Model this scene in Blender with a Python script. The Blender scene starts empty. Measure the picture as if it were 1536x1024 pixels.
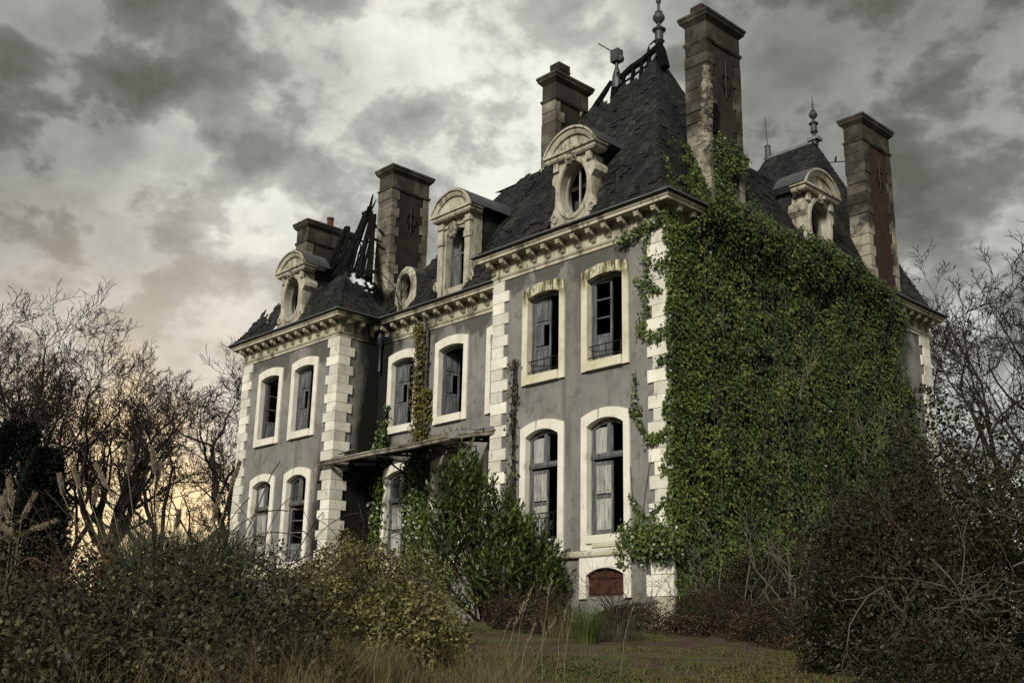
import bpy, math, random
import numpy as np
from mathutils import Vector, Matrix

# ------------------------------------------------------------------ camera, world, sun, exposure
SC = bpy.context.scene
COL = SC.collection
YAW, PITCH, ROLL = 0.819, 0.2796, 0.0208
CAM = np.array([16.2433, -20.3481, -0.9717])
FPX = 1665.78
_F = np.array([-math.sin(YAW)*math.cos(PITCH), math.cos(YAW)*math.cos(PITCH), math.sin(PITCH)])
_R0 = np.cross(_F, [0, 0, 1]); _R0 /= np.linalg.norm(_R0); _U0 = np.cross(_R0, _F)
_R = _R0*math.cos(ROLL) + _U0*math.sin(ROLL)
_U = _U0*math.cos(ROLL) - _R0*math.sin(ROLL)
cd = bpy.data.cameras.new('camera'); cam = bpy.data.objects.new('camera', cd); COL.objects.link(cam)
cd.sensor_width = 36.0; cd.lens = FPX/1536*36.0; cd.clip_end = 3000.0; cd.clip_start = 0.05
M = Matrix(((_R[0], _U[0], -_F[0], CAM[0]), (_R[1], _U[1], -_F[1], CAM[1]), (_R[2], _U[2], -_F[2], CAM[2]), (0, 0, 0, 1)))
cam.matrix_world = M
SC.camera = cam
SC.render.resolution_x = 1024; SC.render.resolution_y = 682
SC.view_settings.view_transform = 'Standard'; SC.view_settings.look = 'None'
SC.view_settings.gamma = 1.0
SC.view_settings.exposure = 1.25
SC.cycles.use_adaptive_sampling = True
SC.cycles.max_bounces = 6

def at(px, py, depth):
    """a world point seen at a photo pixel, at a depth in metres along the view"""
    return CAM + depth*(_F + _R*(px-768)/FPX - _U*(py-512)/FPX)

SUN_DIR = Vector((0.36, -0.80, 0.50)).normalized()      # towards the sun
sd = bpy.data.lights.new('sun', 'SUN'); sd.energy = 1.5; sd.angle = math.radians(11); sd.color = (1.0, 0.955, 0.86)
so = bpy.data.objects.new('sun', sd); COL.objects.link(so)
so.rotation_euler = SUN_DIR.to_track_quat('Z', 'Y').to_euler()

world = bpy.data.worlds.new('World'); SC.world = world; world.use_nodes = True
def build_world():
    nt = world.node_tree; N = nt.nodes; L = nt.links; N.clear()
    def new(t, **k):
        n = N.new(t)
        for a, b in k.items(): setattr(n, a, b)
        return n
    def math_(op, a, b=None, clamp=False):
        n = new('ShaderNodeMath', operation=op, use_clamp=clamp)
        for i, v in enumerate((a, b)):
            if v is None: continue
            if isinstance(v, (int, float)): n.inputs[i].default_value = v
            else: L.new(v, n.inputs[i])
        return n.outputs[0]
    def mixc(f, a, b, blend='MIX'):
        n = new('ShaderNodeMix', data_type='RGBA', blend_type=blend)
        for s, v in ((n.inputs[0], f), (n.inputs[6], a), (n.inputs[7], b)):
            if isinstance(v, (int, float)): s.default_value = v
            elif isinstance(v, tuple): s.default_value = (*v, 1)
            else: L.new(v, s)
        return n.outputs[2]
    tc = new('ShaderNodeTexCoord').outputs['Generated']
    sky = new('ShaderNodeTexSky', sky_type='NISHITA', sun_disc=False)
    sky.sun_elevation = math.asin(SUN_DIR.z); sky.sun_rotation = math.atan2(SUN_DIR.x, SUN_DIR.y)
    sky.air_density = 1.0; sky.dust_density = 3.0
    # flat cloud deck: project the direction on a plane overhead so that clouds shrink towards the horizon
    sep = new('ShaderNodeSeparateXYZ'); L.new(tc, sep.inputs[0])
    zz = math_('ADD', math_('MAXIMUM', sep.outputs[2], -0.1), 0.42)
    px = math_('DIVIDE', sep.outputs[0], zz); py = math_('DIVIDE', sep.outputs[1], zz)
    comb = new('ShaderNodeCombineXYZ'); L.new(px, comb.inputs[0]); L.new(py, comb.inputs[1])
    def noise(scale, detail, rough, dist=0.0, off=0.0, vec=None):
        mp = new('ShaderNodeVectorMath', operation='ADD'); L.new(vec or comb.outputs[0], mp.inputs[0]); mp.inputs[1].default_value = (off, off*0.7, off*0.3)
        n = new('ShaderNodeTexNoise'); L.new(mp.outputs[0], n.inputs['Vector'])
        n.inputs['Scale'].default_value = scale; n.inputs['Detail'].default_value = detail
        n.inputs['Roughness'].default_value = rough; n.inputs['Distortion'].default_value = dist
        return n
    n1 = noise(3.4, 6, 0.5, 0.0, 3.1).outputs[0]
    n2 = noise(9.5, 12, 0.56, 0.12, 9.4).outputs[0]
    n3 = noise(22.0, 8, 0.6, 0.0, 21.7).outputs[0]
    def mrange(v, a, b, x=0.0, y=1.0):
        k = new('ShaderNodeMapRange', interpolation_type='SMOOTHSTEP'); L.new(v, k.inputs[0])
        for q, w in zip((1, 2, 3, 4), (a, b, x, y)): k.inputs[q].default_value = w
        return k.outputs[0]
    warp = noise(3.0, 6, 0.55, 0.0, 40.0, tc).outputs[1]
    wv = new('ShaderNodeVectorMath', operation='SUBTRACT'); L.new(warp, wv.inputs[0]); wv.inputs[1].default_value = (0.5, 0.5, 0.5)
    ws = new('ShaderNodeVectorMath', operation='SCALE'); L.new(wv.outputs[0], ws.inputs[0]); ws.inputs[3].default_value = 0.34
    wa = new('ShaderNodeVectorMath', operation='ADD'); L.new(ws.outputs[0], wa.inputs[0]); L.new(tc, wa.inputs[1])
    wn = new('ShaderNodeVectorMath', operation='NORMALIZE'); L.new(wa.outputs[0], wn.inputs[0])
    def lobe(d, ang, vec=None):
        dp = new('ShaderNodeVectorMath', operation='DOT_PRODUCT'); L.new(vec or wn.outputs[0], dp.inputs[0])
        v = Vector(d).normalized(); dp.inputs[1].default_value = v
        mr = new('ShaderNodeMapRange', interpolation_type='SMOOTHERSTEP'); L.new(dp.outputs['Value'], mr.inputs[0])
        mr.inputs[1].default_value = math.cos(math.radians(ang)); mr.inputs[2].default_value = 1.0
        return mr.outputs[0]
    dens = math_('ADD', math_('MULTIPLY', n1, 0.30), math_('MULTIPLY', n2, 0.70))
    puff = mrange(dens, 0.46, 0.55)                 # broken cumulus with defined edges
    deep = mrange(dens, 0.52, 0.66)
    B = math_('SUBTRACT', 0.69, math_('MULTIPLY', puff, 0.30))
    B = math_('SUBTRACT', B, math_('MULTIPLY', deep, 0.24))
    B = math_('ADD', B, math_('MULTIPLY', math_('SUBTRACT', n2, 0.5), 0.45))
    B = math_('ADD', B, math_('MULTIPLY', math_('SUBTRACT', n3, 0.5), 0.30))
    for d, ang, w in LOBES:
        B = math_('ADD', B, math_('MULTIPLY', lobe(d, ang), w))
    ramp = new('ShaderNodeValToRGB'); L.new(B, ramp.inputs[0])
    cr = ramp.color_ramp
    cr.elements[0].position = 0.0; cr.elements[0].color = (0.050, 0.049, 0.037, 1)
    cr.elements[1].position = 1.0; cr.elements[1].color = (0.45, 0.45, 0.415, 1)
    for p, c in ((0.22, (0.086, 0.085, 0.075)), (0.42, (0.150, 0.148, 0.134)), (0.62, (0.232, 0.230, 0.210)), (0.82, (0.36, 0.358, 0.315))):
        e = cr.elements.new(p); e.color = (*c, 1)
    col = ramp.outputs[0]
    glow = lobe((-0.905, 0.42, -0.02), 27, tc); gsmall = lobe((-0.90, 0.43, -0.03), 16)
    col = mixc(math_('MULTIPLY', math_('MULTIPLY', glow, 0.62), math_('ADD', 0.3, n2), True), col, (0.42, 0.345, 0.255))
    col = mixc(math_('MULTIPLY', math_('MULTIPLY', gsmall, 1.85), math_('ADD', 0.3, n2), True), col, (0.52, 0.385, 0.215))
    up = math_('MULTIPLY', sep.outputs[2], 1.0)
    # faint nishita blue-grey of the sky above the deck
    cs = new('ShaderNodeVectorMath', operation='SCALE'); L.new(col, cs.inputs[0]); cs.inputs[3].default_value = 10.0
    fin = mixc(0.025, cs.outputs[0], sky.outputs[0])
    bg = new('ShaderNodeBackground'); L.new(fin, bg.inputs[0]); bg.inputs[1].default_value = 0.1
    out = new('ShaderNodeOutputWorld'); L.new(bg.outputs[0], out.inputs[0])
LOBES = [((-.846, .252, .469), 10, -.20), ((-.800, .380, .480), 9, -.06), ((-.830, .360, .425), 7, .16), ((-.885, .300, .385), 9, -.16), ((-.805, .375, .440), 4.5, -.14),
         ((-.774, .489, .402), 8, -.16), ((-.813, .426, .397), 4.5, .14), ((-.705, .600, .350), 17, .26),
         ((-.566, .668, .483), 14, -.06), ((-.421, .754, .504), 13, -.20), ((-.342, .821, .457), 13, -.20), ((-.385, .838, .387), 10, .06),
         ((-.883, .383, .262), 14, -.05), ((0.2, 0.95, .3), 30, -.05), ((0.4, -0.8, 0.5), 75, -.32)]
build_world()

rnd = random.Random(7)
nrs = np.random.RandomState(11)

# ------------------------------------------------------------------ materials
MATS = {}
def mat(name, cols, scale=2.0, rough=0.8, spec=0.3, island=0.0, bump=None, detail=6, stretch=(1, 1, 1), stains=(), metallic=0.0, transl=0.0, pos=None, bricks=None):
    """procedural material: noise ramp through cols, per-island tone, stains with their own shape, bump"""
    m = bpy.data.materials.new(name); m.use_nodes = True
    nt = m.node_tree; N = nt.nodes; L = nt.links
    bs = N['Principled BSDF']; bs.inputs['Roughness'].default_value = rough
    bs.inputs['Specular IOR Level'].default_value = spec; bs.inputs['Metallic'].default_value = metallic
    tc = N.new('ShaderNodeTexCoord')
    def noise(sc, st, det=5, rg=0.6, off=0):
        mp = N.new('ShaderNodeMapping'); L.new(tc.outputs['Object'], mp.inputs[0]); mp.inputs['Scale'].default_value = st; mp.inputs['Location'].default_value = (off, off*.6, off*.3)
        n = N.new('ShaderNodeTexNoise'); L.new(mp.outputs[0], n.inputs['Vector']); n.inputs['Scale'].default_value = sc
        n.inputs['Detail'].default_value = det; n.inputs['Roughness'].default_value = rg
        return n.outputs[0]
    rp = N.new('ShaderNodeValToRGB'); L.new(noise(scale, stretch, detail), rp.inputs[0])
    cr = rp.color_ramp; n = len(cols)
    ps = pos or [0.32 + 0.36*i/max(1, n-1) for i in range(n)]
    cr.elements[0].position = ps[0]; cr.elements[0].color = (*cols[0], 1)
    cr.elements[1].position = ps[-1]; cr.elements[1].color = (*cols[-1], 1)
    for p, c in zip(ps[1:-1], cols[1:-1]):
        e = cr.elements.new(p); e.color = (*c, 1)
    c = rp.outputs[0]
    def mix(f, a, b, blend='MIX'):
        k = N.new('ShaderNodeMix'); k.data_type = 'RGBA'; k.blend_type = blend
        for s, v in ((k.inputs[0], f), (k.inputs[6], a), (k.inputs[7], b)):
            if isinstance(v, (int, float)): s.default_value = v
            elif isinstance(v, tuple): s.default_value = (*v, 1)
            else: L.new(v, s)
        return k.outputs[2]
    def mrange(v, a, b, x=0.0, y=1.0):
        k = N.new('ShaderNodeMapRange'); k.interpolation_type = 'SMOOTHSTEP'; L.new(v, k.inputs[0])
        k.inputs[1].default_value = a; k.inputs[2].default_value = b; k.inputs[3].default_value = x; k.inputs[4].default_value = y
        return k.outputs[0]
    def mul(a, b):
        k = N.new('ShaderNodeMath'); k.operation = 'MULTIPLY'
        for i, v in enumerate((a, b)):
            if isinstance(v, (int, float)): k.inputs[i].default_value = v
            else: L.new(v, k.inputs[i])
        return k.outputs[0]
    if bricks:
        bt = N.new('ShaderNodeTexBrick'); mp = N.new('ShaderNodeMapping'); L.new(tc.outputs['Object'], mp.inputs[0])
        mp.inputs['Rotation'].default_value = bricks['rot']; L.new(mp.outputs[0], bt.inputs[0])
        bt.inputs['Scale'].default_value = bricks['scale']; bt.inputs['Mortar Size'].default_value = 0.015
        bt.inputs['Color1'].default_value = (0.75, 0.75, 0.75, 1); bt.inputs['Color2'].default_value = (1.1, 1.0, .95, 1); bt.inputs['Mortar'].default_value = (1.3, 1.35, 1.35, 1)
        c = mix(1.0, c, bt.outputs[0], 'MULTIPLY')
    if island:
        g = N.new('ShaderNodeNewGeometry')
        r2 = mrange(g.outputs['Random Per Island'], 0, 1, 1-island, 1+island)
        cc = N.new('ShaderNodeCombineColor')
        for i in range(3): L.new(r2, cc.inputs[i])
        c = mix(1.0, c, cc.outputs[0], 'MULTIPLY')
    for i, s in enumerate(stains):
        f = mrange(noise(s['scale'], s.get('stretch', (1, 1, 1)), 6, 0.62, off=s.get('off', 7.3*(i+1))), s['lo'], s['hi'])
        if 'band' in s:
            sp = N.new('ShaderNodeSeparateXYZ'); L.new(tc.outputs['Object'], sp.inputs[0]); z0, gain = s['band']
            m1 = N.new('ShaderNodeMath'); m1.operation = 'MULTIPLY_ADD'; L.new(sp.outputs[2], m1.inputs[0]); m1.inputs[1].default_value = gain; m1.inputs[2].default_value = -z0*gain
            m2 = N.new('ShaderNodeMath'); m2.operation = 'ADD'; L.new(m1.outputs[0], m2.inputs[0]); L.new(noise(s['scale'], s.get('stretch', (1, 1, 1)), 7, 0.6, off=s.get('off', 3.1)), m2.inputs[1])
            f = mrange(m2.outputs[0], s['lo'], s['hi'])
        if 'axis' in s:
            sp = N.new('ShaderNodeSeparateXYZ'); L.new(tc.outputs['Object'], sp.inputs[0])
            for ax, a, b in s['axis']: f = mul(f, mrange(sp.outputs[ax], a, b))
        if 'line' in s:      # vertical line: distance in plan from (x, y), raggedly edged
            x, y, r0, r1 = s['line']
            sp = N.new('ShaderNodeVectorMath'); sp.operation = 'SUBTRACT'; L.new(tc.outputs['Object'], sp.inputs[0]); sp.inputs[1].default_value = (x, y, 0)
            sc2 = N.new('ShaderNodeVectorMath'); sc2.operation = 'MULTIPLY'; L.new(sp.outputs[0], sc2.inputs[0]); sc2.inputs[1].default_value = (1, 1, 0)
            ln = N.new('ShaderNodeVectorMath'); ln.operation = 'LENGTH'; L.new(sc2.outputs[0], ln.inputs[0])
            ad = N.new('ShaderNodeMath'); ad.operation = 'MULTIPLY_ADD'; L.new(noise(1.1, (1, 1, .35), 6, .65, 50), ad.inputs[0]); ad.inputs[1].default_value = s.get('rag', 1.4); L.new(ln.outputs['Value'], ad.inputs[2])
            f = mul(f, mrange(ad.outputs[0], r1, r0))
        c = mix(mul(f, s.get('amt', 1.0)), c, s['col'])
    L.new(c, bs.inputs['Base Color'])
    if bump:
        sc_, st_, dist_ = bump
        b = N.new('ShaderNodeBump'); L.new(noise(sc_, (1, 1, 1), 5), b.inputs['Height']); b.inputs['Strength'].default_value = st_; b.inputs['Distance'].default_value = dist_
        L.new(b.outputs[0], bs.inputs['Normal'])
    if transl:
        out = N['Material Output']; t = N.new('ShaderNodeBsdfTranslucent'); L.new(c, t.inputs[0])
        ms = N.new('ShaderNodeMixShader'); ms.inputs[0].default_value = transl
        L.new(bs.outputs[0], ms.inputs[1]); L.new(t.outputs[0], ms.inputs[2]); L.new(ms.outputs[0], out.inputs[0])
    MATS[name] = m
    return m

SOOT = dict(scale=2, lo=0, hi=.01, col=(0.007, 0.007, 0.006), line=(-13.9, 1.72, 1.45, 2.2), rag=1.7)
SOOT2 = dict(scale=2, lo=0, hi=.01, col=(0.007, 0.007, 0.006), line=(-13.85, 1.72, 2.3, 2.75), rag=1.0, axis=[(2, 5.7, 5.0)])
mat('plaster', [(.160, .157, .143), (.212, .208, .190), (.255, .250, .229)], scale=0.9, rough=.92, bump=(45, .5, .02), stains=[
    dict(scale=.75, stretch=(1, 1, .6), band=(9.15, .16), lo=.50, hi=.56, col=(.070, .067, .058), amt=.85),
    dict(scale=1.4, stretch=(1.6, 1.6, .22), lo=.50, hi=.68, col=(.098, .094, .080), amt=.7),
    dict(scale=2.6, lo=.52, hi=.66, col=(.118, .114, .100), amt=.7, off=31), dict(scale=1.7, stretch=(1, 1, .5), lo=.58, hi=.70, col=(.225, .22, .20), amt=.5, off=12), dict(scale=5, stretch=(2.2, 2.2, .12), lo=.58, hi=.70, col=(.085, .082, .07), amt=.55, off=77), dict(scale=13, lo=.66, hi=.72, col=(.06, .058, .05), amt=.5, off=90),
    dict(scale=.8, lo=.45, hi=.62, col=(.11, .115, .075), amt=.5, axis=[(2, 2.2, .8)]),
    SOOT, SOOT2])
STONE = [(.56, .54, .445), (.69, .67, .57), (.76, .745, .65)]
mat('stone', STONE, scale=1.6, rough=.88, island=.17, bump=(18, .45, .02), stains=[
    dict(scale=3.2, stretch=(1, 1, .5), lo=.60, hi=.74, col=(.33, .285, .165), amt=.65),
    dict(scale=6, stretch=(1, 1, .35), lo=.60, hi=.70, col=(.16, .145, .10), amt=.6), dict(scale=15, lo=.64, hi=.70, col=(.10, .09, .065), amt=.7), SOOT])
mat('dormer_stone', [(.24, .225, .165), (.40, .38, .295), (.54, .52, .42)], scale=1.8, rough=.9, bump=(20, .5, .03), stains=[
    dict(scale=2.2, stretch=(1.4, 1.4, .45), lo=.50, hi=.66, col=(.085, .078, .05), amt=.8), dict(scale=6, stretch=(1.4, 1.4, .4), lo=.58, hi=.68, col=(.035, .033, .026), amt=.75), dict(scale=3, lo=.6, hi=.72, col=(.16, .16, .07), amt=.5)])
mat('cornice_stone', [(.29, .27, .19), (.43, .405, .30), (.54, .52, .41)], scale=1.5, rough=.88, island=.05, bump=(30, .35, .015), stains=[
    dict(scale=1.5, stretch=(1.5, 1.5, .35), lo=.50, hi=.66, col=(.085, .078, .048), amt=.85),
    dict(scale=4.5, stretch=(1.5, 1.5, .4), lo=.58, hi=.70, col=(.05, .047, .035), amt=.7), SOOT])
mat('mossy_stone', [(.46, .43, .27), (.60, .57, .43), (.68, .65, .52)], scale=2.2, rough=.9, island=.08, bump=(30, .4, .015), stains=[
    dict(scale=4.0, stretch=(1.4, 1.4, .5), lo=.42, hi=.58, col=(.17, .15, .055), amt=.9, axis=[(2, 2.1, 2.45)]),
    dict(scale=7, stretch=(1.4, 1.4, .4), lo=.50, hi=.60, col=(.045, .04, .02), amt=.85, axis=[(2, 2.2, 2.55)])])
mat('cap_stone', [(.022, .020, .016), (.042, .039, .031), (.10, .093, .073)], scale=1.6, rough=.9, bump=(20, .5, .03), stains=[dict(scale=3, stretch=(1, 1, .3), lo=.55, hi=.7, col=(.012, .011, .010), amt=.8)])
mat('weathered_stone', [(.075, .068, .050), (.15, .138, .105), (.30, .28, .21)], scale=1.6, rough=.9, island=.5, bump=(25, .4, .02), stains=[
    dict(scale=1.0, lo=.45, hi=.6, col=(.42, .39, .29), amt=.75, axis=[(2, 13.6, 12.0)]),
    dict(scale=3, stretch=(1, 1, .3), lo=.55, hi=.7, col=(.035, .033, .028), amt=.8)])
mat('rubble', [(.07, .062, .045), (.17, .155, .115), (.34, .315, .24)], scale=3, rough=.95, island=.35, bump=(20, .6, .03))
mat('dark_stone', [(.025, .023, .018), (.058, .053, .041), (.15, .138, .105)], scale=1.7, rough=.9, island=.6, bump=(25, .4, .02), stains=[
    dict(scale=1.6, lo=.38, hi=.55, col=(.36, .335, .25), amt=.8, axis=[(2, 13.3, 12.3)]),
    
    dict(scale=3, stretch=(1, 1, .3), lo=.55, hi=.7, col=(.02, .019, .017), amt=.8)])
mat('dark_render', [(.014, .012, .009), (.025, .022, .017), (.040, .035, .027)], scale=1.5, rough=.95, bump=(20, .4, .02), stains=[dict(scale=5, stretch=(1, 1, .3), lo=.6, hi=.75, col=(.10, .09, .07), amt=.5)])
mat('brown_brick', [(.022, .013, .009), (.034, .019, .012), (.050, .030, .020)], scale=2.5, rough=.92, bump=(25, .4, .02), bricks=dict(scale=4.5, rot=(0, math.pi/2, math.pi/2)))
mat('slate', [(.009, .0092, .0092), (.017, .0172, .017), (.034, .034, .032)], scale=1.2, rough=.72, spec=.16, island=.42, bump=(40, .3, .01), stains=[
    dict(scale=2.4, lo=.6, hi=.72, col=(.085, .082, .06), amt=.5)])
mat('roof_boarding', [(.014, .013, .011), (.028, .025, .02)], rough=.95)
mat('lead', [(.13, .135, .14), (.19, .195, .2), (.26, .265, .27)], scale=2.5, rough=.5, metallic=.3, bump=(8, .2, .02))
mat('zinc_dark', [(.045, .047, .05), (.075, .077, .08)], scale=3, rough=.5, metallic=.2)
mat('gutter_black', [(.012, .012, .013), (.03, .03, .031)], scale=4, rough=.45, metallic=.2)
mat('charred_wood', [(.003, .003, .003), (.006, .0058, .0055), (.012, .011, .010)], scale=6, spec=.08, rough=.95, bump=(18, .8, .03))
mat('old_wood', [(.045, .047, .05), (.10, .104, .108), (.19, .193, .19)], scale=4, stretch=(3, 3, .35), rough=.85, bump=(30, .4, .01), stains=[dict(scale=7, stretch=(3, 3, .4), lo=.55, hi=.68, col=(.045, .045, .048), amt=.7)])
mat('white_paint', [(.17, .172, .157), (.33, .333, .305), (.46, .46, .42)], scale=3, stretch=(3, 3, .4), rough=.75, bump=(30, .3, .01), stains=[dict(scale=8, stretch=(2.5, 2.5, .35), lo=.58, hi=.68, col=(.075, .07, .062), amt=.85)])
mat('interior', [(.035, .033, .028), (.075, .07, .06)], scale=.7, rough=.95)
mat('iron', [(.012, .011, .010), (.03, .02, .014)], scale=8, rough=.6, metallic=.4)
mat('rust', [(.016, .007, .005), (.048, .016, .009), (.085, .032, .016)], scale=4.0, island=.3, rough=.9, bump=(30, .4, .01), stains=[dict(scale=5, lo=.58, hi=.7, col=(.02, .012, .009), amt=.8)])
mat('rusty_metal', [(.055, .03, .017), (.20, .18, .14), (.36, .34, .28)], scale=2.6, rough=.7, metallic=.15, bump=(20, .3, .01))
mat('terracotta', [(.07, .026, .014), (.12, .045, .024)], scale=4, rough=.9)
mat('dark_glass', [(.012, .014, .016), (.03, .034, .036)], scale=3, rough=.12, spec=.5)
mat('bark', [(.013, .0115, .010), (.028, .024, .020), (.045, .04, .034)], scale=5, stretch=(1, 1, .3), rough=.95)
mat('twig', [(.017, .013, .011), (.03, .023, .019)], scale=3, rough=.9)
mat('pale_twig', [(.075, .067, .05), (.14, .128, .10)], scale=6, rough=.9, island=.25)
mat('dead_wood', [(.065, .058, .044), (.115, .105, .08)], scale=6, rough=.9, island=.25)
mat('bramble_stem', [(.030, .018, .012), (.055, .036, .024)], scale=4, rough=.85, island=.4)
mat('ivy_leaf', [(.026, .046, .010), (.060, .092, .017), (.125, .155, .032)], scale=1.1, rough=.38, spec=.45, island=.55, transl=.15, stains=[
    dict(scale=1.0, lo=.60, hi=.70, col=(.12, .14, .035), amt=.45)])
mat('ivy_bright_leaf', [(.10, .115, .02), (.17, .17, .032), (.24, .215, .06)], scale=3, rough=.45, island=.4, transl=.2)
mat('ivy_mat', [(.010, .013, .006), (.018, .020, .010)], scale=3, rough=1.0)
mat('vine_leaf', [(.055, .060, .014), (.115, .10, .024), (.050, .065, .014)], scale=3, rough=.5, island=.5, transl=.2)
mat('laurel_leaf', [(.032, .055, .010), (.062, .096, .015), (.120, .155, .026)], scale=1.3, rough=.45, spec=.4, island=.5, transl=.22)
mat('bramble_leaf', [(.024, .026, .011), (.044, .044, .018), (.075, .066, .030)], scale=1.2, rough=.6, island=.55, transl=.12)  # dark olive leaf, darkened further so its colour carries the foreground shade
mat('bramble_pale_leaf', [(.090, .092, .032), (.155, .150, .054), (.24, .21, .088)], scale=1.2, rough=.55, island=.5, transl=.15)
mat('autumn_leaf', [(.24, .10, .02), (.30, .17, .035), (.17, .08, .03)], scale=6, rough=.7, island=.4, transl=.2)
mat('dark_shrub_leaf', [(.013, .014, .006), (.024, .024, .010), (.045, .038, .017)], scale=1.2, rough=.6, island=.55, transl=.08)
mat('conifer_leaf', [(.006, .009, .005), (.011, .015, .008)], scale=2, rough=.8, island=.4)
mat('pampas_blade', [(.038, .046, .024), (.065, .074, .038), (.10, .095, .05)], scale=1, rough=.7, island=.45, transl=.1)
mat('plume', [(.22, .185, .13), (.32, .275, .20)], scale=3, rough=.95, island=.25, transl=.25)
mat('dry_grass', [(.085, .070, .032), (.15, .122, .058), (.065, .066, .027)], scale=.8, rough=.8, island=.5, transl=.15)
mat('pale_straw', [(.19, .16, .095), (.27, .235, .155)], scale=2, rough=.8, island=.25)
mat('green_grass', [(.045, .070, .015), (.075, .105, .024), (.12, .125, .045)], scale=2, rough=.6, island=.4, transl=.2)
mat('lawn_grass', [(.050, .066, .018), (.085, .098, .026), (.12, .11, .04)], scale=.6, rough=.7, island=.45, transl=.15)
mat('russet_leaf', [(.045, .022, .012), (.085, .040, .02), (.13, .07, .035)], scale=2, rough=.7, island=.5, transl=.1)
mat('ground', [(.030, .019, .011), (.055, .037, .022), (.085, .062, .037)], scale=2.2, rough=1.0, bump=(14, .8, .05), stains=[
    dict(scale=.8, lo=.46, hi=.56, col=(.060, .070, .018), amt=.9), dict(scale=5, lo=.58, hi=.66, col=(.10, .075, .045), amt=.5), dict(scale=1.1, lo=.50, hi=.60, col=(.052, .023, .013), amt=.85)])

# ------------------------------------------------------------------ mesh helpers
class MB:
    def __init__(s): s.v = []; s.f = []
    def add(s, vs, fs):
        o = len(s.v); s.v.extend([tuple(map(float, v)) for v in vs]); s.f.extend([tuple(i+o for i in f) for f in fs]); return s
    def box(s, x0, x1, y0, y1, z0, z1):
        return s.add([(x0, y0, z0), (x1, y0, z0), (x1, y1, z0), (x0, y1, z0), (x0, y0, z1), (x1, y0, z1), (x1, y1, z1), (x0, y1, z1)],
                     [(0, 3, 2, 1), (4, 5, 6, 7), (0, 1, 5, 4), (1, 2, 6, 5), (2, 3, 7, 6), (3, 0, 4, 7)])
    def bar(s, a, b, w, h=None, up=(0, 0, 1), w1=None, h1=None):
        a = Vector(a); b = Vector(b); d = (b-a).normalized(); u = Vector(up)
        if abs(d.dot(u)) > .95: u = Vector((0, 1, 0))
        x = d.cross(u).normalized(); u = x.cross(d); h = h or w; w1 = w if w1 is None else w1; h1 = h if h1 is None else h1
        vs = [p + x*sx*ww/2 + u*su*hh/2 for p, ww, hh in ((a, w, h), (b, w1, h1)) for sx, su in ((-1, -1), (1, -1), (1, 1), (-1, 1))]
        return s.add(vs, [(0, 3, 2, 1), (4, 5, 6, 7), (0, 1, 5, 4), (1, 2, 6, 5), (2, 3, 7, 6), (3, 0, 4, 7)])
    def tube(s, pts, rad, n=6, cap=True):
        pts = [Vector(p) for p in pts]; k = len(pts)
        rad = [rad]*k if isinstance(rad, (int, float)) else rad
        vs = []; ref = Vector((0.3, 0.2, 1)).normalized()
        for i, p in enumerate(pts):
            d = (pts[min(i+1, k-1)] - pts[max(i-1, 0)]).normalized()
            x = d.cross(ref)
            if x.length < .05: x = d.cross(Vector((1, 0, 0)))
            x.normalize(); y = d.cross(x)
            for j in range(n):
                a = 2*math.pi*j/n; vs.append(p + (x*math.cos(a) + y*math.sin(a))*rad[i])
        fs = [(i*n+j, i*n+(j+1) % n, (i+1)*n+(j+1) % n, (i+1)*n+j) for i in range(k-1) for j in range(n)]
        if cap: fs += [tuple(range(n-1, -1, -1)), tuple(range((k-1)*n, k*n))]
        return s.add(vs, fs)
    def lathe(s, c, prof, n=14):
        vs = [(c[0]+r*math.cos(2*math.pi*j/n), c[1]+r*math.sin(2*math.pi*j/n), c[2]+z) for r, z in prof for j in range(n)]
        fs = [(i*n+j, i*n+(j+1) % n, (i+1)*n+(j+1) % n, (i+1)*n+j) for i in range(len(prof)-1) for j in range(n)]
        fs += [tuple(range(n-1, -1, -1)), tuple(range((len(prof)-1)*n, len(prof)*n))]
        return s.add(vs, fs)
    def loops(s, rings, closed=True, cap=False):
        """bridge a list of equal-length rings of points"""
        n = len(rings[0]); vs = [p for r in rings for p in r]; m = n if closed else n-1
        fs = [(i*n+j, i*n+(j+1) % n, (i+1)*n+(j+1) % n, (i+1)*n+j) for i in range(len(rings)-1) for j in range(m)]
        if cap: fs += [tuple(range(n-1, -1, -1)), tuple(range((len(rings)-1)*n, len(rings)*n))]
        return s.add(vs, fs)
    def prism(s, poly, y0, y1):
        """xz polygon extruded along y"""
        return s.loops([[(x, y0, z) for x, z in poly], [(x, y1, z) for x, z in poly]], True, True)
    def blob(s, c, r, seed=0, amp=.25, n=10, m=7, sc=(1, 1, 1)):
        g = random.Random(seed); rings = []
        for i in range(m+1):
            t = math.pi*i/m; ring = []
            for j in range(n):
                a = 2*math.pi*j/n; rr = r*(1 + amp*(g.random()-.5)*(0 if i in (0, m) else 1))
                ring.append((c[0]+rr*sc[0]*math.sin(t)*math.cos(a), c[1]+rr*sc[1]*math.sin(t)*math.sin(a), c[2]+rr*sc[2]*math.cos(t)))
            rings.append(ring)
        return s.loops(rings)
    def build(s, name, m, parent=None, smooth=False):
        me = bpy.data.meshes.new(name); me.from_pydata(s.v, [], s.f)
        me.materials.append(MATS[m])
        import bmesh
        bm = bmesh.new(); bm.from_mesh(me); bmesh.ops.recalc_face_normals(bm, faces=bm.faces); bm.to_mesh(me); bm.free()
        if smooth:
            me.shade_smooth()
            try: me.set_sharp_from_angle(angle=math.radians(40))
            except Exception: pass
        return link(me, name, parent)
def link(me, name, parent=None):
    o = bpy.data.objects.new(name, me); COL.objects.link(o)
    if parent: o.parent = parent
    return o
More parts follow.
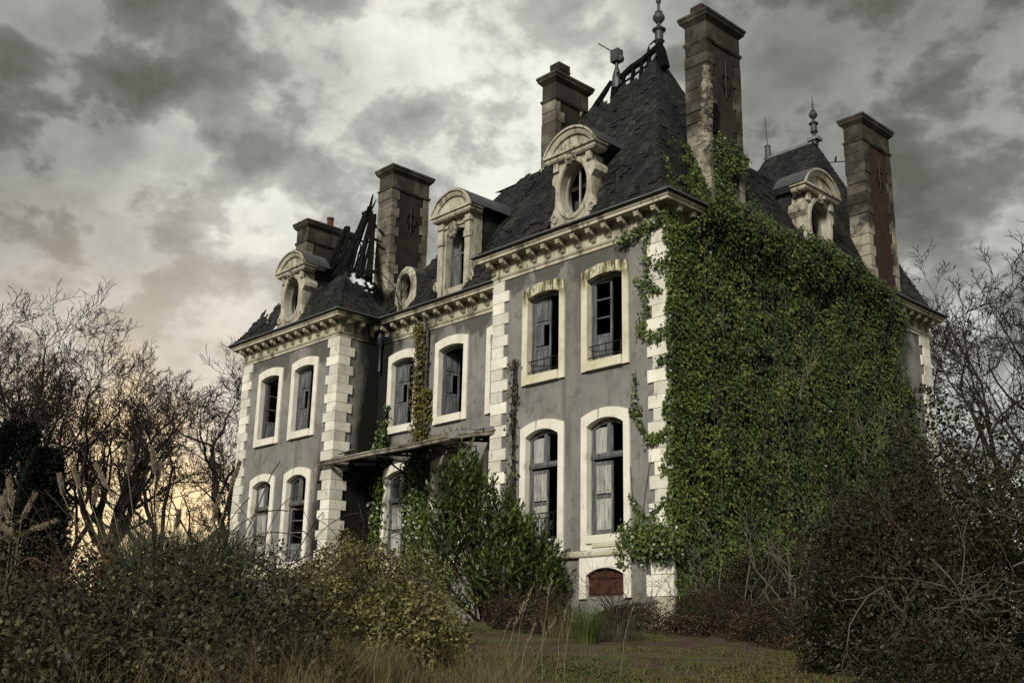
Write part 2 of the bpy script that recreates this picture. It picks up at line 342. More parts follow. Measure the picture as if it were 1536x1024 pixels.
def tag(o, label=None, cat=None, group=None, kind=None):
    if label: o['label'] = label
    if cat: o['category'] = cat
    if group: o['group'] = group
    if kind: o['kind'] = kind
    return o
def empty(name, loc=(0, 0, 0), rz=0, parent=None):
    o = bpy.data.objects.new(name, None); COL.objects.link(o); o.location = loc; o.rotation_euler = (0, 0, rz); o.empty_display_size = .2
    if parent: o.parent = parent
    return o
def copy_tree(o, parent=None):
    c = o.copy(); COL.objects.link(c); c.parent = parent
    for ch in list(o.children): copy_tree(ch, c)
    return c

def np_mesh(name, V, F, m, parent=None, mats=None, mi=None):
    """V (n,3) array, F list of index arrays with equal face size k: (f,k)"""
    me = bpy.data.meshes.new(name); V = np.asarray(V, np.float32); F = np.asarray(F, np.int32); k = F.shape[1]
    me.vertices.add(len(V)); me.vertices.foreach_set('co', V.ravel())
    me.loops.add(F.size); me.loops.foreach_set('vertex_index', F.ravel())
    me.polygons.add(len(F)); me.polygons.foreach_set('loop_start', np.arange(0, F.size, k, dtype=np.int32))
    me.polygons.foreach_set('loop_total', np.full(len(F), k, np.int32))
    for x in (mats or [m]): me.materials.append(MATS[x])
    if mi is not None: me.polygons.foreach_set('material_index', np.asarray(mi, np.int32))
    me.update(calc_edges=True); me.validate()
    return link(me, name, parent)

# value noise in numpy (for lumpy foliage volumes and terrain)
_P = np.random.RandomState(3).rand(64, 64, 64).astype(np.float32)
def vnoise(P, sc=1.0):
    P = np.asarray(P, np.float64)*sc; i = np.floor(P).astype(int); f = P-i; f = f*f*(3-2*f)
    r = 0
    for dx in (0, 1):
        for dy in (0, 1):
            for dz in (0, 1):
                w = (f[:, 0] if dx else 1-f[:, 0])*(f[:, 1] if dy else 1-f[:, 1])*(f[:, 2] if dz else 1-f[:, 2])
                r = r + w*_P[(i[:, 0]+dx) % 64, (i[:, 1]+dy) % 64, (i[:, 2]+dz) % 64]
    return r
def fbm(P, sc=1.0, o=3):
    return sum(vnoise(np.asarray(P)+7.7*k, sc*2**k)*.5**k for k in range(o))/sum(.5**k for k in range(o))
def unit(a): return a/np.maximum(np.linalg.norm(a, axis=-1, keepdims=True), 1e-9)

LEAF = {'oval': [(0, 0, 0), (.42, .5, .12), (1, 0, -.05), (.42, -.5, .12)],
        'ivy': [(0, 0, 0), (.12, .42, .04), (.5, .5, .10), (1, 0, -.08), (.5, -.5, .10), (.12, -.42, .04)],
        'long': [(0, 0, 0), (.35, .5, .10), (.75, .34, .04), (1, 0, -.12), (.75, -.34, .04), (.35, -.5, .10)]}
def leaf_geo(pos, tip, nrm, ln, wd, shape='oval'):
    n = len(pos); t = unit(tip); b = unit(np.cross(t, nrm)); nn = np.cross(b, t)
    tp = np.array(LEAF[shape]); k = len(tp)
    ln = np.broadcast_to(np.asarray(ln, float), (n,))[:, None]; wd = np.broadcast_to(np.asarray(wd, float), (n,))[:, None]
    V = np.empty((n, k, 3))
    for i, (u, v, w) in enumerate(tp): V[:, i] = pos + t*u*ln + b*v*wd + nn*w*wd
    return V.reshape(-1, 3), np.arange(n*k).reshape(n, k)
def leaves_multi(name, layers, parent=None):
    """layers: (material, pos, tip, nrm, ln, wd, shape); one mesh, several leaf materials"""
    Vs = []; Fs = []; mi = []; o = 0; mats = []
    for m, *a in layers:
        V, F = leaf_geo(*a); Vs.append(V); Fs.append(F+o); o += len(V)
        if m not in mats: mats.append(m)
        mi.append(np.full(len(F), mats.index(m)))
    return np_mesh(name, np.concatenate(Vs), np.concatenate(Fs), None, parent, mats, np.concatenate(mi))
def leaves(name, m, pos, tip, nrm, ln, wd, shape='oval', parent=None):
    V, F = leaf_geo(pos, tip, nrm, ln, wd, shape)
    return np_mesh(name, V, F, m, parent)
def rdirs(n): return unit(nrs.normal(size=(n, 3)))

def seg_geo(A, B, ra, rb, n=4):
    A = np.asarray(A, float); B = np.asarray(B, float); d = unit(B-A)
    ref = np.where(np.abs(d[:, 2:3]) > .9, [[1., 0, 0]], [[0, 0, 1.]]); x = unit(np.cross(d, ref)); y = np.cross(d, x)
    k = len(A); V = np.empty((k, 2*n, 3)); ra = np.broadcast_to(np.asarray(ra, float), (k,)); rb = np.broadcast_to(np.asarray(rb, float), (k,))
    for j in range(n):
        a = 2*math.pi*j/n; o = x*math.cos(a)+y*math.sin(a)
        V[:, j] = A + o*ra[:, None]; V[:, n+j] = B + o*rb[:, None]
    base = np.array([(j, (j+1) % n, n+(j+1) % n, n+j) for j in range(n)])
    F = (base[None] + (np.arange(k)*2*n)[:, None, None]).reshape(-1, 4)
    return V.reshape(-1, 3), F
def segs_mesh(name, m, segs, n=4, parent=None):
    a = np.array([s[0] for s in segs]); b = np.array([s[1] for s in segs]); ra = np.array([s[2] for s in segs]); rb = np.array([s[3] for s in segs])
    V, F = seg_geo(a, b, ra, rb, n); return np_mesh(name, V, F, m, parent)
def blades(name, m, base, lean, height, width, parent=None, droop=.35, k=4, geo=False):
    """grass blades: curved tapering strips"""
    n = len(base); lean = np.asarray(lean, float); side = unit(np.cross(lean + [[1e-4, 0, 0]], [[0, 0, 1.]]) + rdirs(n)*.25)
    height = np.broadcast_to(np.asarray(height, float), (n,))[:, None]; width = np.broadcast_to(np.asarray(width, float), (n,))[:, None]
    V = np.empty((n, 2*k, 3))
    for i in range(k):
        t = i/(k-1); p = base + lean*height*(t**1.7) + np.array([[0, 0, 1.]])*height*(t - droop*t**2.6)
        w = width*(1-.92*t)*.5
        V[:, 2*i] = p - side*w; V[:, 2*i+1] = p + side*w
    fb = np.array([(2*i, 2*i+1, 2*i+3, 2*i+2) for i in range(k-1)])
    F = (fb[None] + (np.arange(n)*2*k)[:, None, None]).reshape(-1, 4)
    V = V.reshape(-1, 3)
    if geo: return V, F
    return np_mesh(name, V, F, m, parent)

# ------------------------------------------------------------------ the ground
def ground_z(x, y):
    x = np.asarray(x, float); y = np.asarray(y, float)
    s = (x-CAM[0])*-.73 + (y-CAM[1])*.683
    z = np.interp(s, [-60, -5, 0, 6, 12, 17, 21, 25, 28, 60, 400, 2500], [-2.9, -2.75, -2.5, -1.85, -1.28, -.98, -.66, -.22, -.06, -.05, -1.5, -6])
    return z + .10*(fbm(np.stack([x, y, x*0], -1).reshape(-1, 3), .45, 3).reshape(x.shape)-.5)*np.clip((400-np.hypot(x, y))/300, 0, 1)
def gz(x, y): return float(ground_z(np.array([x]), np.array([y]))[0])
def build_ground():
    def axis(c, lo, hi, step, far):
        a = list(np.arange(lo, hi+1e-6, step)); g = step
        l = [lo]; h = [hi]
        while l[-1] > c-far: g *= 1.35; l.append(l[-1]-g); h.append(h[-1]+g)
        return np.array(sorted(set(l[1:] + a + h[1:])))
    xs = axis(0, -24, 34, .45, 2200); ys = axis(0, -32, 18, .45, 2200)
    X, Y = np.meshgrid(xs, ys, indexing='ij'); Z = ground_z(X, Y)
    V = np.stack([X, Y, Z], -1).reshape(-1, 3); n = len(ys)
    i, j = np.meshgrid(np.arange(len(xs)-1), np.arange(n-1), indexing='ij'); q = (i*n+j).ravel()
    o = np_mesh('ground', V, np.stack([q, q+n, q+n+1, q+1], -1), 'ground'); o.data.shade_smooth(); tag(o, kind='structure')
build_ground()

# ------------------------------------------------------------------ the chateau
# front runs along x at y=0 (two pavilions) and y=RC (centre, set back); right side runs along y at x=0
W1, W2, W3, RC, LEN = 6.28, 7.75, 6.15, 1.72, 13.55
XA, XB, XC = -W1, -W1-W2, -W1-W2-W3          # pavilion edges: -6.28, -14.03, -20.18
ZF, ZS, ZE = 9.5, 1.5, 10.2
house = empty('chateau')
tag(house, 'derelict grey rendered chateau with white quoins, burnt slate roofs and ivy on its side', 'chateau')

def wall(x0, x1, y0, y1, z0, z1, holes=(), name='wall', m='plaster'):
    """wall slab along x or y; holes are (a0, a1, z0, z1) along its length"""
    mb = MB(); alongx = (x1-x0) > (y1-y0)
    a0, a1 = (x0, x1) if alongx else (y0, y1)
    A = sorted(set([a0, a1] + [v for h in holes for v in h[:2]])); Z = sorted(set([z0, z1] + [v for h in holes for v in h[2:]]))
    def hole(i, j):
        if i < 0 or j < 0 or i >= len(A)-1 or j >= len(Z)-1: return True
        ca = (A[i]+A[i+1])/2; cz = (Z[j]+Z[j+1])/2
        return any(h[0] < ca < h[1] and h[2] < cz < h[3] for h in holes)
    def P(a, t, z): return (a, t, z) if alongx else (t, a, z)
    t0, t1 = (y0, y1) if alongx else (x0, x1)
    for i in range(len(A)-1):
        for j in range(len(Z)-1):
            if hole(i, j): continue
            a, b, c, d = A[i], A[i+1], Z[j], Z[j+1]
            for t in (t0, t1): mb.add([P(a, t, c), P(b, t, c), P(b, t, d), P(a, t, d)], [(0, 1, 2, 3)])
            if hole(i-1, j): mb.add([P(a, t0, c), P(a, t1, c), P(a, t1, d), P(a, t0, d)], [(0, 1, 2, 3)])
            if hole(i+1, j): mb.add([P(b, t0, c), P(b, t1, c), P(b, t1, d), P(b, t0, d)], [(0, 1, 2, 3)])
            if hole(i, j-1): mb.add([P(a, t0, c), P(b, t0, c), P(b, t1, c), P(a, t1, c)], [(0, 1, 2, 3)])
            if hole(i, j+1): mb.add([P(a, t0, d), P(b, t0, d), P(b, t1, d), P(a, t1, d)], [(0, 1, 2, 3)])
    return mb.build(name, m, house)

WW = 1.62
UP = dict(z=6.2, H=2.72); LO = dict(z=1.665, H=3.345)
WIN_RP = [-4.257, -2.025]; WIN_LP = [-18.23, -16.0]; WIN_M = [-12.66, -10.16, -7.66]
def holes(xs, levels=(UP, LO)): return [(x-WW/2+.1, x+WW/2-.1, l['z']+.1, l['z']+l['H']-.06) for x in xs for l in levels]
T = .4
wall(XA, 0, 0, T, 0, 10.0, holes(WIN_RP) + [(-2.72, -1.33, .56, 1.2)])
wall(XC, XB, 0, T, 0, 10.0, holes(WIN_LP))
wall(XB-.02, XA+.02, RC, RC+T, 0, 10.0, holes(WIN_M))
wall(XA, XA+T, T+.001, RC, 0, 10.0)
wall(XB-T, XB, T+.001, RC, 0, 10.0)
wall(-T, 0, T+.001, LEN, 0, 10.0)
wall(XC, XC+T, T+.001, LEN, 0, 10.0)
wall(XC+T+.001, -T-.001, LEN-T, LEN, 0, 10.0)
fl = MB()
for z in (1.0, 5.35, 9.7):
    fl.box(XC+.41, -.41, RC+T+.01, LEN-.41, z, z+.25)
    fl.box(XA+.41, -.41, T+.01, RC+T, z, z+.25); fl.box(XC+.41, XB-.41, T+.01, RC+T, z, z+.25)
for x in (XB-.3, XA+.1, -3.2, -17.1): fl.box(x, x+.15, RC+T+.05 if abs(x) > 3.3 and abs(x) < 17 else T+1.5, 6.0, 1.25, 9.69)
fl.box(XC+.41, -.41, 6.0, 6.15, 1.25, 9.69)
fl.build('interior_floor', 'interior', house)

# plinth, string course
def offset_path(path, d):
    out = []; n = len(path)
    for i, p in enumerate(path):
        ns = []
        for a, b in ((i-1, i), (i, i+1)):
            if a < 0 or b >= n: continue
            dx, dy = path[b][0]-path[a][0], path[b][1]-path[a][1]; l = math.hypot(dx, dy); ns.append((dy/l, -dx/l))
        if len(ns) == 1: out.append((p[0]+ns[0][0]*d, p[1]+ns[0][1]*d))
        else:
            sx, sy = ns[0][0]+ns[1][0], ns[0][1]+ns[1][1]; k = 2/(sx*sx+sy*sy)
            out.append((p[0]+sx*k*d, p[1]+sy*k*d))
    return out
OUT = [(XC, 6.5), (XC, 0), (XB, 0), (XB, RC), (XA, RC), (XA, 0), (0, 0), (0, LEN), (-7, LEN)]
def run(profile, name, m, path=OUT, parent=house, smooth=False):
    """sweep a profile of (offset, z) along the outline of the house with mitred corners"""
    rails = [[(x, y, z) for x, y in offset_path(path, d)] for d, z in profile]
    mb = MB(); k = len(path)
    vs = [p for r in rails for p in r]; fs = [(i*k+j, i*k+j+1, (i+1)*k+j+1, (i+1)*k+j) for i in range(len(profile)-1) for j in range(k-1)]
    mb.add(vs, fs)
    return mb.build(name, m, parent, smooth)
run([(-.01, 1.49), (.10, 1.50), (.12, 1.53), (.12, 1.60), (.07, 1.64), (.05, 1.66), (-.01, 1.67)], 'string_course', 'cornice_stone')
run([(.003, 1.3), (.05, 1.29), (.05, .02), (.05, -.4)], 'plinth', 'plaster', [(XC, 6.5), (XC, 0), (XB, 0), (XB, RC), (XA, RC), (XA, 0), (-2.88, 0)])
run([(.003, 1.3), (.05, 1.29), (.05, .02), (.05, -.4)], 'plinth', 'plaster', [(-1.17, 0), (0, 0), (0, LEN), (-7, LEN)])
# footing course of big blocks
ft = MB()
x = XA-.1
while x < .1:
    w = rnd.uniform(.7, 1.2); x2 = min(x+w, .16)
    if .16-x2 < .3: x2 = .16
    for z0, z1 in ((-.4, .02), (.035, .50)):
        if z0 > 0 and x < -1.33 and x2 > -2.72: continue
        ft.box(x, x2-.015, -.11-rnd.random()*.02, .02, z0, z1)
    x = x2
ft.box(.02, .12, .1, LEN, -.4, .5)
ft.build('footing', 'cornice_stone', house)

# cornice: architrave moulding, frieze, soffit slab; modillions are sub-parts
cornice = run([(0, 9.44), (.035, 9.45), (.035, 9.53), (.06, 9.545), (.085, 9.60), (.05, 9.615), (.045, 9.64), (.035, 9.99), (.09, 10.0), (.10, 10.02), (.40, 10.03), (.40, 10.10), (.43, 10.12), (.45, 10.17), (-.3, 10.2)], 'cornice', 'cornice_stone')
run([(.30, 10.172), (.47, 10.174), (.51, 10.19), (.53, 10.235), (.515, 10.26), (.47, 10.235), (.30, 10.25), (-.2, 10.30)], 'gutter', 'gutter_black')
run([(.533, 10.205), (.545, 10.22), (.545, 10.236), (.53, 10.245)], 'gutter_rim', 'lead', [(XB, -0.0), (XB, RC), (XA, RC), (XA, 0), (0, 0), (0, 5)][:0] or OUT)
mod = MB()
prof = [(0, 9.66), (-.05, 9.665), (-.075, 9.70), (-.06, 9.74), (-.09, 9.80), (-.15, 9.845), (-.24, 9.86), (-.285, 9.885), (-.29, 9.93), (-.30, 9.935), (-.30, 9.995), (0, 9.995)]
mod.loops([[(-.075, y-.036, z) for y, z in prof], [(.075, y-.036, z) for y, z in prof]], True, True)
mod.box(-.095, .095, -.345, -.03, 9.985, 10.012)
m0 = mod.build('modillion', 'cornice_stone', cornice)
first = True
def put_mod(x, y, rz):
    global first
    if first: o = m0; first = False
    else: o = m0.copy(); COL.objects.link(o); o.parent = cornice
    o.location = (x, y, 0); o.rotation_euler = (0, 0, rz)
def mods(a, b, n, fixed, rz):
    for i in range(n):
        t = a + (b-a)*i/(n-1)
        if rz == 0: put_mod(t, fixed, 0)
        else: put_mod(fixed, t, rz)
mods(XA+.02, -.14, 12, 0, 0); mods(XC+.12, XB-.14, 12, 0, 0); mods(XB+.42, XA-.42, 13, RC, 0)
mods(.16, RC-.45, 3, XB, math.pi/2); mods(.2, 4.6, 9, 0, math.pi/2); mods(11.5, LEN-.15, 5, 0, math.pi/2)

# quoins: each corner a column of alternating blocks
def quoins(x, y, dx, dy, z0=1.68, z1=9.44, long_=.62, short=.44, name='quoin_column', m='stone', n=None, proud=.045, flip=0):
    """blocks wrap the corner at (x, y); dx, dy = direction the faces run from the corner (+1/-1)"""
    mb = MB(); n = n or round((z1-z0)/.318); h = (z1-z0)/n
    for i in range(n):
        a, b = (long_, short) if (i+flip) % 2 else (short, long_)
        a += rnd.uniform(-.015, .015); b += rnd.uniform(-.015, .015); p = proud + rnd.uniform(-.008, .008)
        za, zb = z0+i*h+.007, z0+(i+1)*h-.007
        c = .018
        xs = (x-dx*p, x+dx*a); ys = (y-dy*p, y+dy*b)
        # L-shaped block with a small chamfer: front slab and side slab
        e = c
        poly = [(xs[0]+dx*e, ys[0]), (xs[1], ys[0]), (xs[1], y+dy*.01), (x+dx*.01, y+dy*.01), (x+dx*.01, ys[1]), (xs[0], ys[1]), (xs[0], ys[0]+dy*e)]
        mb.loops([[(u, v, za) for u, v in poly], [(u, v, zb) for u, v in poly]], True, True)
    return mb.build(name, m, house)
for (x, y, dx, dy, fl_) in ((0, 0, -1, 1, 1), (XA, 0, 1, 1, 1), (XB, 0, -1, 1, 0), (XC, 0, 1, 1, 0), (0, LEN, -1, -1, 1)):
    quoins(x, y, dx, dy, flip=fl_)
quoins(0, 0, -1, 1, .51, 1.49, .72, .56, 'quoin_column', 'stone', 2, .075, 1)
quoins(XA, 0, 1, 1, .51, 1.49, .72, .56, 'quoin_column', 'stone', 2, .075, 1)
quoins(XC, 0, 1, 1, .1, 1.49, .72, .56, 'quoin_column', 'stone', 3, .075, 1)
quoins(XB, 0, -1, 1, .1, 1.49, .72, .56, 'quoin_column', 'stone', 3, .075, 1)

# ------------------------------------------------------------------ windows
def arch(w, spring, rise, n=12):
    """points from (-w/2, spring) over a segmental arch to (w/2, spring)"""
    R = (w*w/4 + rise*rise)/(2*rise); a = math.asin(w/2/R); cz = spring+rise-R
    return [(R*math.sin(-a+2*a*i/n), cz+R*math.cos(-a+2*a*i/n)) for i in range(n+1)]
def surround_mesh(W, H, b, sill, top, rise_o, rise_i, panel=False):
    mb = MB(); w = W-2*b; hs = H-top
    out = [(-W/2, 0), (-W/2, sill), (-W/2, hs*.55)] + arch(W, H, rise_o) + [(W/2, hs*.55), (W/2, sill), (W/2, 0)]
    inn = [(-w/2, 0), (-w/2, sill), (-w/2, hs*.55)] + arch(w, hs, rise_i) + [(w/2, hs*.55), (w/2, sill), (w/2, 0)]
    f, e = -.065, .02
    mb.loops([[(x, .01, z) for x, z in out], [(x, f+.012, z) for x, z in out],
              [(x*(1-.015/abs(W/2)), f, z) for x, z in out],
              [(x*(1+.03/w), f, z+.0) for x, z in inn], [(x, f+.02, z) for x, z in inn], [(x, .36, z) for x, z in inn]], closed=False)
    # sill course between the two ends
    s = .02 if panel else .05
    mb.box(-w/2+.001, w/2-.001, f-s, .33, sill-.2 if panel else 0.001, sill)
    if panel:
        mb.box(-w/2+.001, w/2-.001, f+.03, .3, 0.001, sill-.201)
    return mb
def leaf_mesh(w, h, rows, t=.045, fill=True, gone=()):
    """timber leaf hinged on its left edge (local x from 0 to w), rails and stiles proud of the panels"""
    mb = MB(); s = .055
    mb.box(0, s, 0, t, 0, h); mb.box(w-s, w, 0, t, 0, h)
    zs = [0] + list(rows) + [h]
    for i, z in enumerate(zs):
        a = z if i == 0 else (z-.09 if i == len(zs)-1 else z-.045)
        mb.box(s+.001, w-s-.001, .001, t-.001, a, a+.09)
    if fill:
        mb.nf = len(mb.f)
        for n_, (z0, z1) in enumerate(zip(zs[:-1], zs[1:])):
            if n_ in gone: mb.box(w/2-.03, w/2+.03, .005, t-.005, z0+.085, z1-.045); mb.box(s+.002, w/2-.031, .014, t-.014, z0+.08, z1-.04); continue
            mb.box(s+.002, w-s-.002, .014, t-.014, z0+.08, z1-.04)
            mb.box(w/2-.03, w/2-.006, .005, t-.005, z0+.085, z1-.045); mb.box(w/2+.006, w/2+.03, .005, t-.005, z0+.085, z1-.045)
            for cx in ((s+w/2-.03)/2, (w/2+.03+w-s)/2):
                ww = (w/2-.03-s)/2-.03
                mb.box(cx-ww+.01, cx+ww-.01, .004, t-.004, z0+.14, z1-.11)
    return mb
def sash_mesh(w, h, panel_h, bars):
    mb = MB(); s = .06; t = .045
    mb.box(0, s, 0, t, 0, h); mb.box(w-s, w, 0, t, 0, h)
    mb.box(s+.001, w-s-.001, .001, t-.001, 0, .09); mb.box(s+.001, w-s-.001, .001, t-.001, h-.07, h)
    mb.box(s+.001, w-s-.001, .012, t-.012, .08, panel_h); mb.box(s+.001, w-s-.001, .002, t-.002, panel_h, panel_h+.08)
    for z in bars: mb.box(s+.001, w-s-.001, .006, t-.006, z-.018, z+.018)
    return mb
def rail_mesh(w, h0, h1, n, scroll=False):
    mb = MB(); y = .02
    for z in (h0, h1): mb.tube([(-w/2-.03, y, z), (w/2+.03, y, z)], .016, 5)
    for i in range(n):
        x = -w/2 + w*(i+.5)/n; mb.tube([(x, y, h0), (x, y, h1)], .010, 4)
        if scroll and i % 2 == 0:
            mb.tube([(x+.05*math.cos(a)*(1-a/9), y, h0+(h1-h0)*.5+.11*math.sin(a)*(1-a/9)) for a in np.linspace(0, 6.3, 11)], .007, 4, False)
    return mb
SUR = {('up', 'stone'): surround_mesh(WW, 2.72, .205, .24, .27, .12, .10).build('surround', 'stone'),
       ('up', 'mossy_stone'): surround_mesh(WW, 2.72, .205, .24, .27, .12, .10).build('surround', 'mossy_stone'),
       ('lo', 'stone'): surround_mesh(WW, 3.345, .205, .36, .27, .17, .19, True).build('surround', 'stone')}
PROT = {k: v.data for k, v in SUR.items()}
for v in SUR.values(): bpy.data.objects.remove(v)
def meshes(name, mb, m, m2=None):
    o = mb.build(name, m); d = o.data; bpy.data.objects.remove(o)
    if m2:      # panels in a second paint
        d.materials.append(MATS[m2])
        for p in d.polygons: p.material_index = 1 if p.index >= mb.nf else 0
    return d
OW = WW-.41
ME = {'leaf_up': meshes('leaf', leaf_mesh(.56, 2.16, [.75, 1.45], gone=(1,)), 'old_wood'),
      'leaf_lo': meshes('leaf', leaf_mesh(.575, 1.78, [.9]), 'old_wood', 'white_paint'),
      'sash_up': meshes('sash', sash_mesh(.57, 2.16, .62, [1.15, 1.65]), 'old_wood'),
      'sash_lo': meshes('sash', sash_mesh(.57, 1.78, .5, [.95, 1.35]), 'old_wood'),
      'rail_up': meshes('railing', rail_mesh(OW, .36, .66, 5), 'iron'),
      'rail_lo': meshes('railing', rail_mesh(OW, .42, 1.05, 9, True), 'iron')}
fm = MB()          # fixed outer frame, upper
for sx in (-1, 1): fm.box(sx*OW/2-.035-sx*.036, sx*OW/2+.035-sx*.036, .26, .33, .242, 2.44)
fm.prism([(x, z) for x, z in arch(OW-.01, 2.44, .095)] + [(x, z-.09) for x, z in reversed(arch(OW-.01, 2.44, .095))], .255, .332)
fm.box(-OW/2+.005, OW/2-.005, .25, .335, .24, .29)
ME['frame_up'] = meshes('window', fm, 'old_wood')
fm = MB()          # lower: transom light above the doors
for sx in (-1, 1): fm.box(sx*OW/2-.04-sx*.041, sx*OW/2+.04-sx*.041, .26, .33, .362, 3.06)
fm.prism([(x, z) for x, z in arch(OW-.01, 3.06, .185)] + [(x, z-.10) for x, z in reversed(arch(OW-.01, 3.06, .185))], .255, .332)
fm.box(-OW/2+.005, OW/2-.005, .235, .345, 2.26, 2.40); fm.box(-OW/2+.005, OW/2-.005, .22, .346, 2.30, 2.34)
fm.box(-.05, .05, .25, .337, 2.401, 3.16); fm.box(-OW/2+.005, OW/2-.005, .25, .336, .36, .42)
for sx in (-1, 1):
    for a, b in ((.055, .095), (OW/2-.13, OW/2-.09)): fm.box(min(sx*a, sx*b), max(sx*a, sx*b), .275, .315, 2.405, 3.08)
ME['frame_lo'] = meshes('window', fm, 'old_wood')
pn = MB(); pn.box(-OW/2+.09, -.06, .29, .305, 2.41, 3.06)
ME['transom_panel'] = meshes('transom_panel', pn, 'white_paint')
pn = MB(); pn.box(-OW/2+.09, -.06, .29, .298, 2.41, 3.06)
ME['transom_pane'] = meshes('pane', pn, 'dark_glass')
pp = MB(); pp.box(-.42, .42, -.012, .0, .06, .24); pp.box(-.38, .38, -.022, -.011, .10, .20)
ME['sill_panel'] = meshes('sill_panel', pp, 'mossy_stone')
for k_ in ('frame_up', 'frame_lo', 'transom_panel', 'transom_pane'): ME[k_].transform(Matrix.Translation((0, -.13, 0)))
def window(x, y, lv, left, right, rail=False, stone='stone', transom=None, wood=None):
    """left / right: (mesh key, angle inward in degrees) or None; local z=0 is the bottom of the stone surround"""
    k = 'up' if lv is UP else 'lo'
    w = link(ME['frame_'+k], 'window', house); w.location = (x, y, lv['z'])
    link(PROT[(k, stone)], 'surround', w)
    zb = .29 if k == 'up' else .425
    for side, spec in ((-1, left), (1, right)):
        if not spec: continue
        key, ang = spec
        o = link(ME[key], 'shutter' if 'leaf' in key else 'casement', w); o.location = (side*(OW/2-.075), .16, zb)
        if side < 0: o.rotation_euler = (0, 0, math.radians(ang))
        else:
            o.scale = (-1, 1, 1); o.rotation_euler = (0, 0, -math.radians(ang))
    if rail: link(ME['rail_'+k], 'railing', w)
    if k == 'lo':
        q = link(ME['sill_panel'], 'sill_panel', w); q.location = (0, -.058, 0)
        if transom: link(ME[transom], 'transom_panel' if 'panel' in transom else 'pane', w)
    return w
window(WIN_RP[0], 0, UP, ('leaf_up', 9), ('leaf_up', 100), True, 'mossy_stone')
window(WIN_RP[1], 0, UP, ('sash_up', 6), ('leaf_up', 100), True, 'mossy_stone')
window(WIN_RP[0], 0, LO, ('leaf_lo', 2), ('leaf_lo', 88), True, 'stone', 'transom_panel')
window(WIN_RP[1], 0, LO, ('leaf_lo', 5), ('sash_lo', 92), False, 'stone', 'transom_panel')
window(WIN_LP[0], 0, UP, ('sash_up', 84), ('sash_up', 100), False)
window(WIN_LP[1], 0, UP, ('leaf_up', 4), ('leaf_up', 95), False)
window(WIN_LP[0], 0, LO, ('leaf_lo', 10), ('sash_lo', 70), False, 'stone', 'transom_panel')
window(WIN_LP[1], 0, LO, ('sash_lo', 25), ('leaf_lo', 85), False, 'stone', 'transom_pane')
window(WIN_M[0], RC, UP, ('leaf_up', 5), ('leaf_up', 92), False)
window(WIN_M[1], RC, UP, ('leaf_up', 78), ('leaf_up', 92), False)
window(WIN_M[2], RC, UP, ('leaf_up', 20), ('leaf_up', 92), False)
window(WIN_M[0], RC, LO, ('leaf_lo', 4), ('sash_lo', 45), False, 'stone', 'transom_pane')
window(WIN_M[1], RC, LO, ('sash_lo', 10), ('leaf_lo', 90), False, 'stone', 'transom_pane')
window(WIN_M[2], RC, LO, ('leaf_lo', 10), ('leaf_lo', 90), False, 'stone', 'transom_panel')

# basement openings: pale stone bays with a segmental rusty plate, under the right pavilion
for x in (-2.025, -4.257):
    mb = MB(); W = 1.66
    out = [(-W/2, .505), (-W/2, 1.0)] + [(-W/2, 1.488), (0, 1.488), (W/2, 1.488)] + [(W/2, 1.0), (W/2, .505)]
    a = arch(1.22, 1.06, .17, 4)
    inn = [(-.61-.0, .505), (-.61, .8)] + [a[0], a[2], a[4]] + [(.61, .8), (.61, .505)]
    a8 = arch(1.22, 1.06, .17, 8)
    inn = [(-.61, .505), (-.61, .8)] + a8 + [(.61, .8), (.61, .505)]
    out = [(-W/2, .505), (-W/2, 1.0)] + [(-W/2+W*i/8, 1.488) for i in range(9)] + [(W/2, 1.0), (W/2, .505)]
    mb.loops([[(x+u, -.01, z) for u, z in out], [(x+u, -.075, z) for u, z in out], [(x+u, -.075, z) for u, z in inn], [(x+u, .12, z) for u, z in inn]], False)
    b = mb.build('basement_surround', 'stone', house)
    pl = MB()
    for q in range(7):
        u0, u1 = -.6+1.2*q/7+.006, -.6+1.2*(q+1)/7-.006; top = lambda u: float(np.interp(u, [p[0] for p in a8], [p[1] for p in a8]))+.01
        t0 = rnd.uniform(.02, .045); pl.prism([(x+u0, .3), (x+u0, top(u0)), (x+(u0+u1)/2, top((u0+u1)/2)), (x+u1, top(u1)), (x+u1, .3)], t0, t0+.03)
    for z_ in (.62, .98): pl.box(x-.595, x+.595, .008, .019, z_, z_+.05)
    pl.build('basement_plate', 'rust', b)

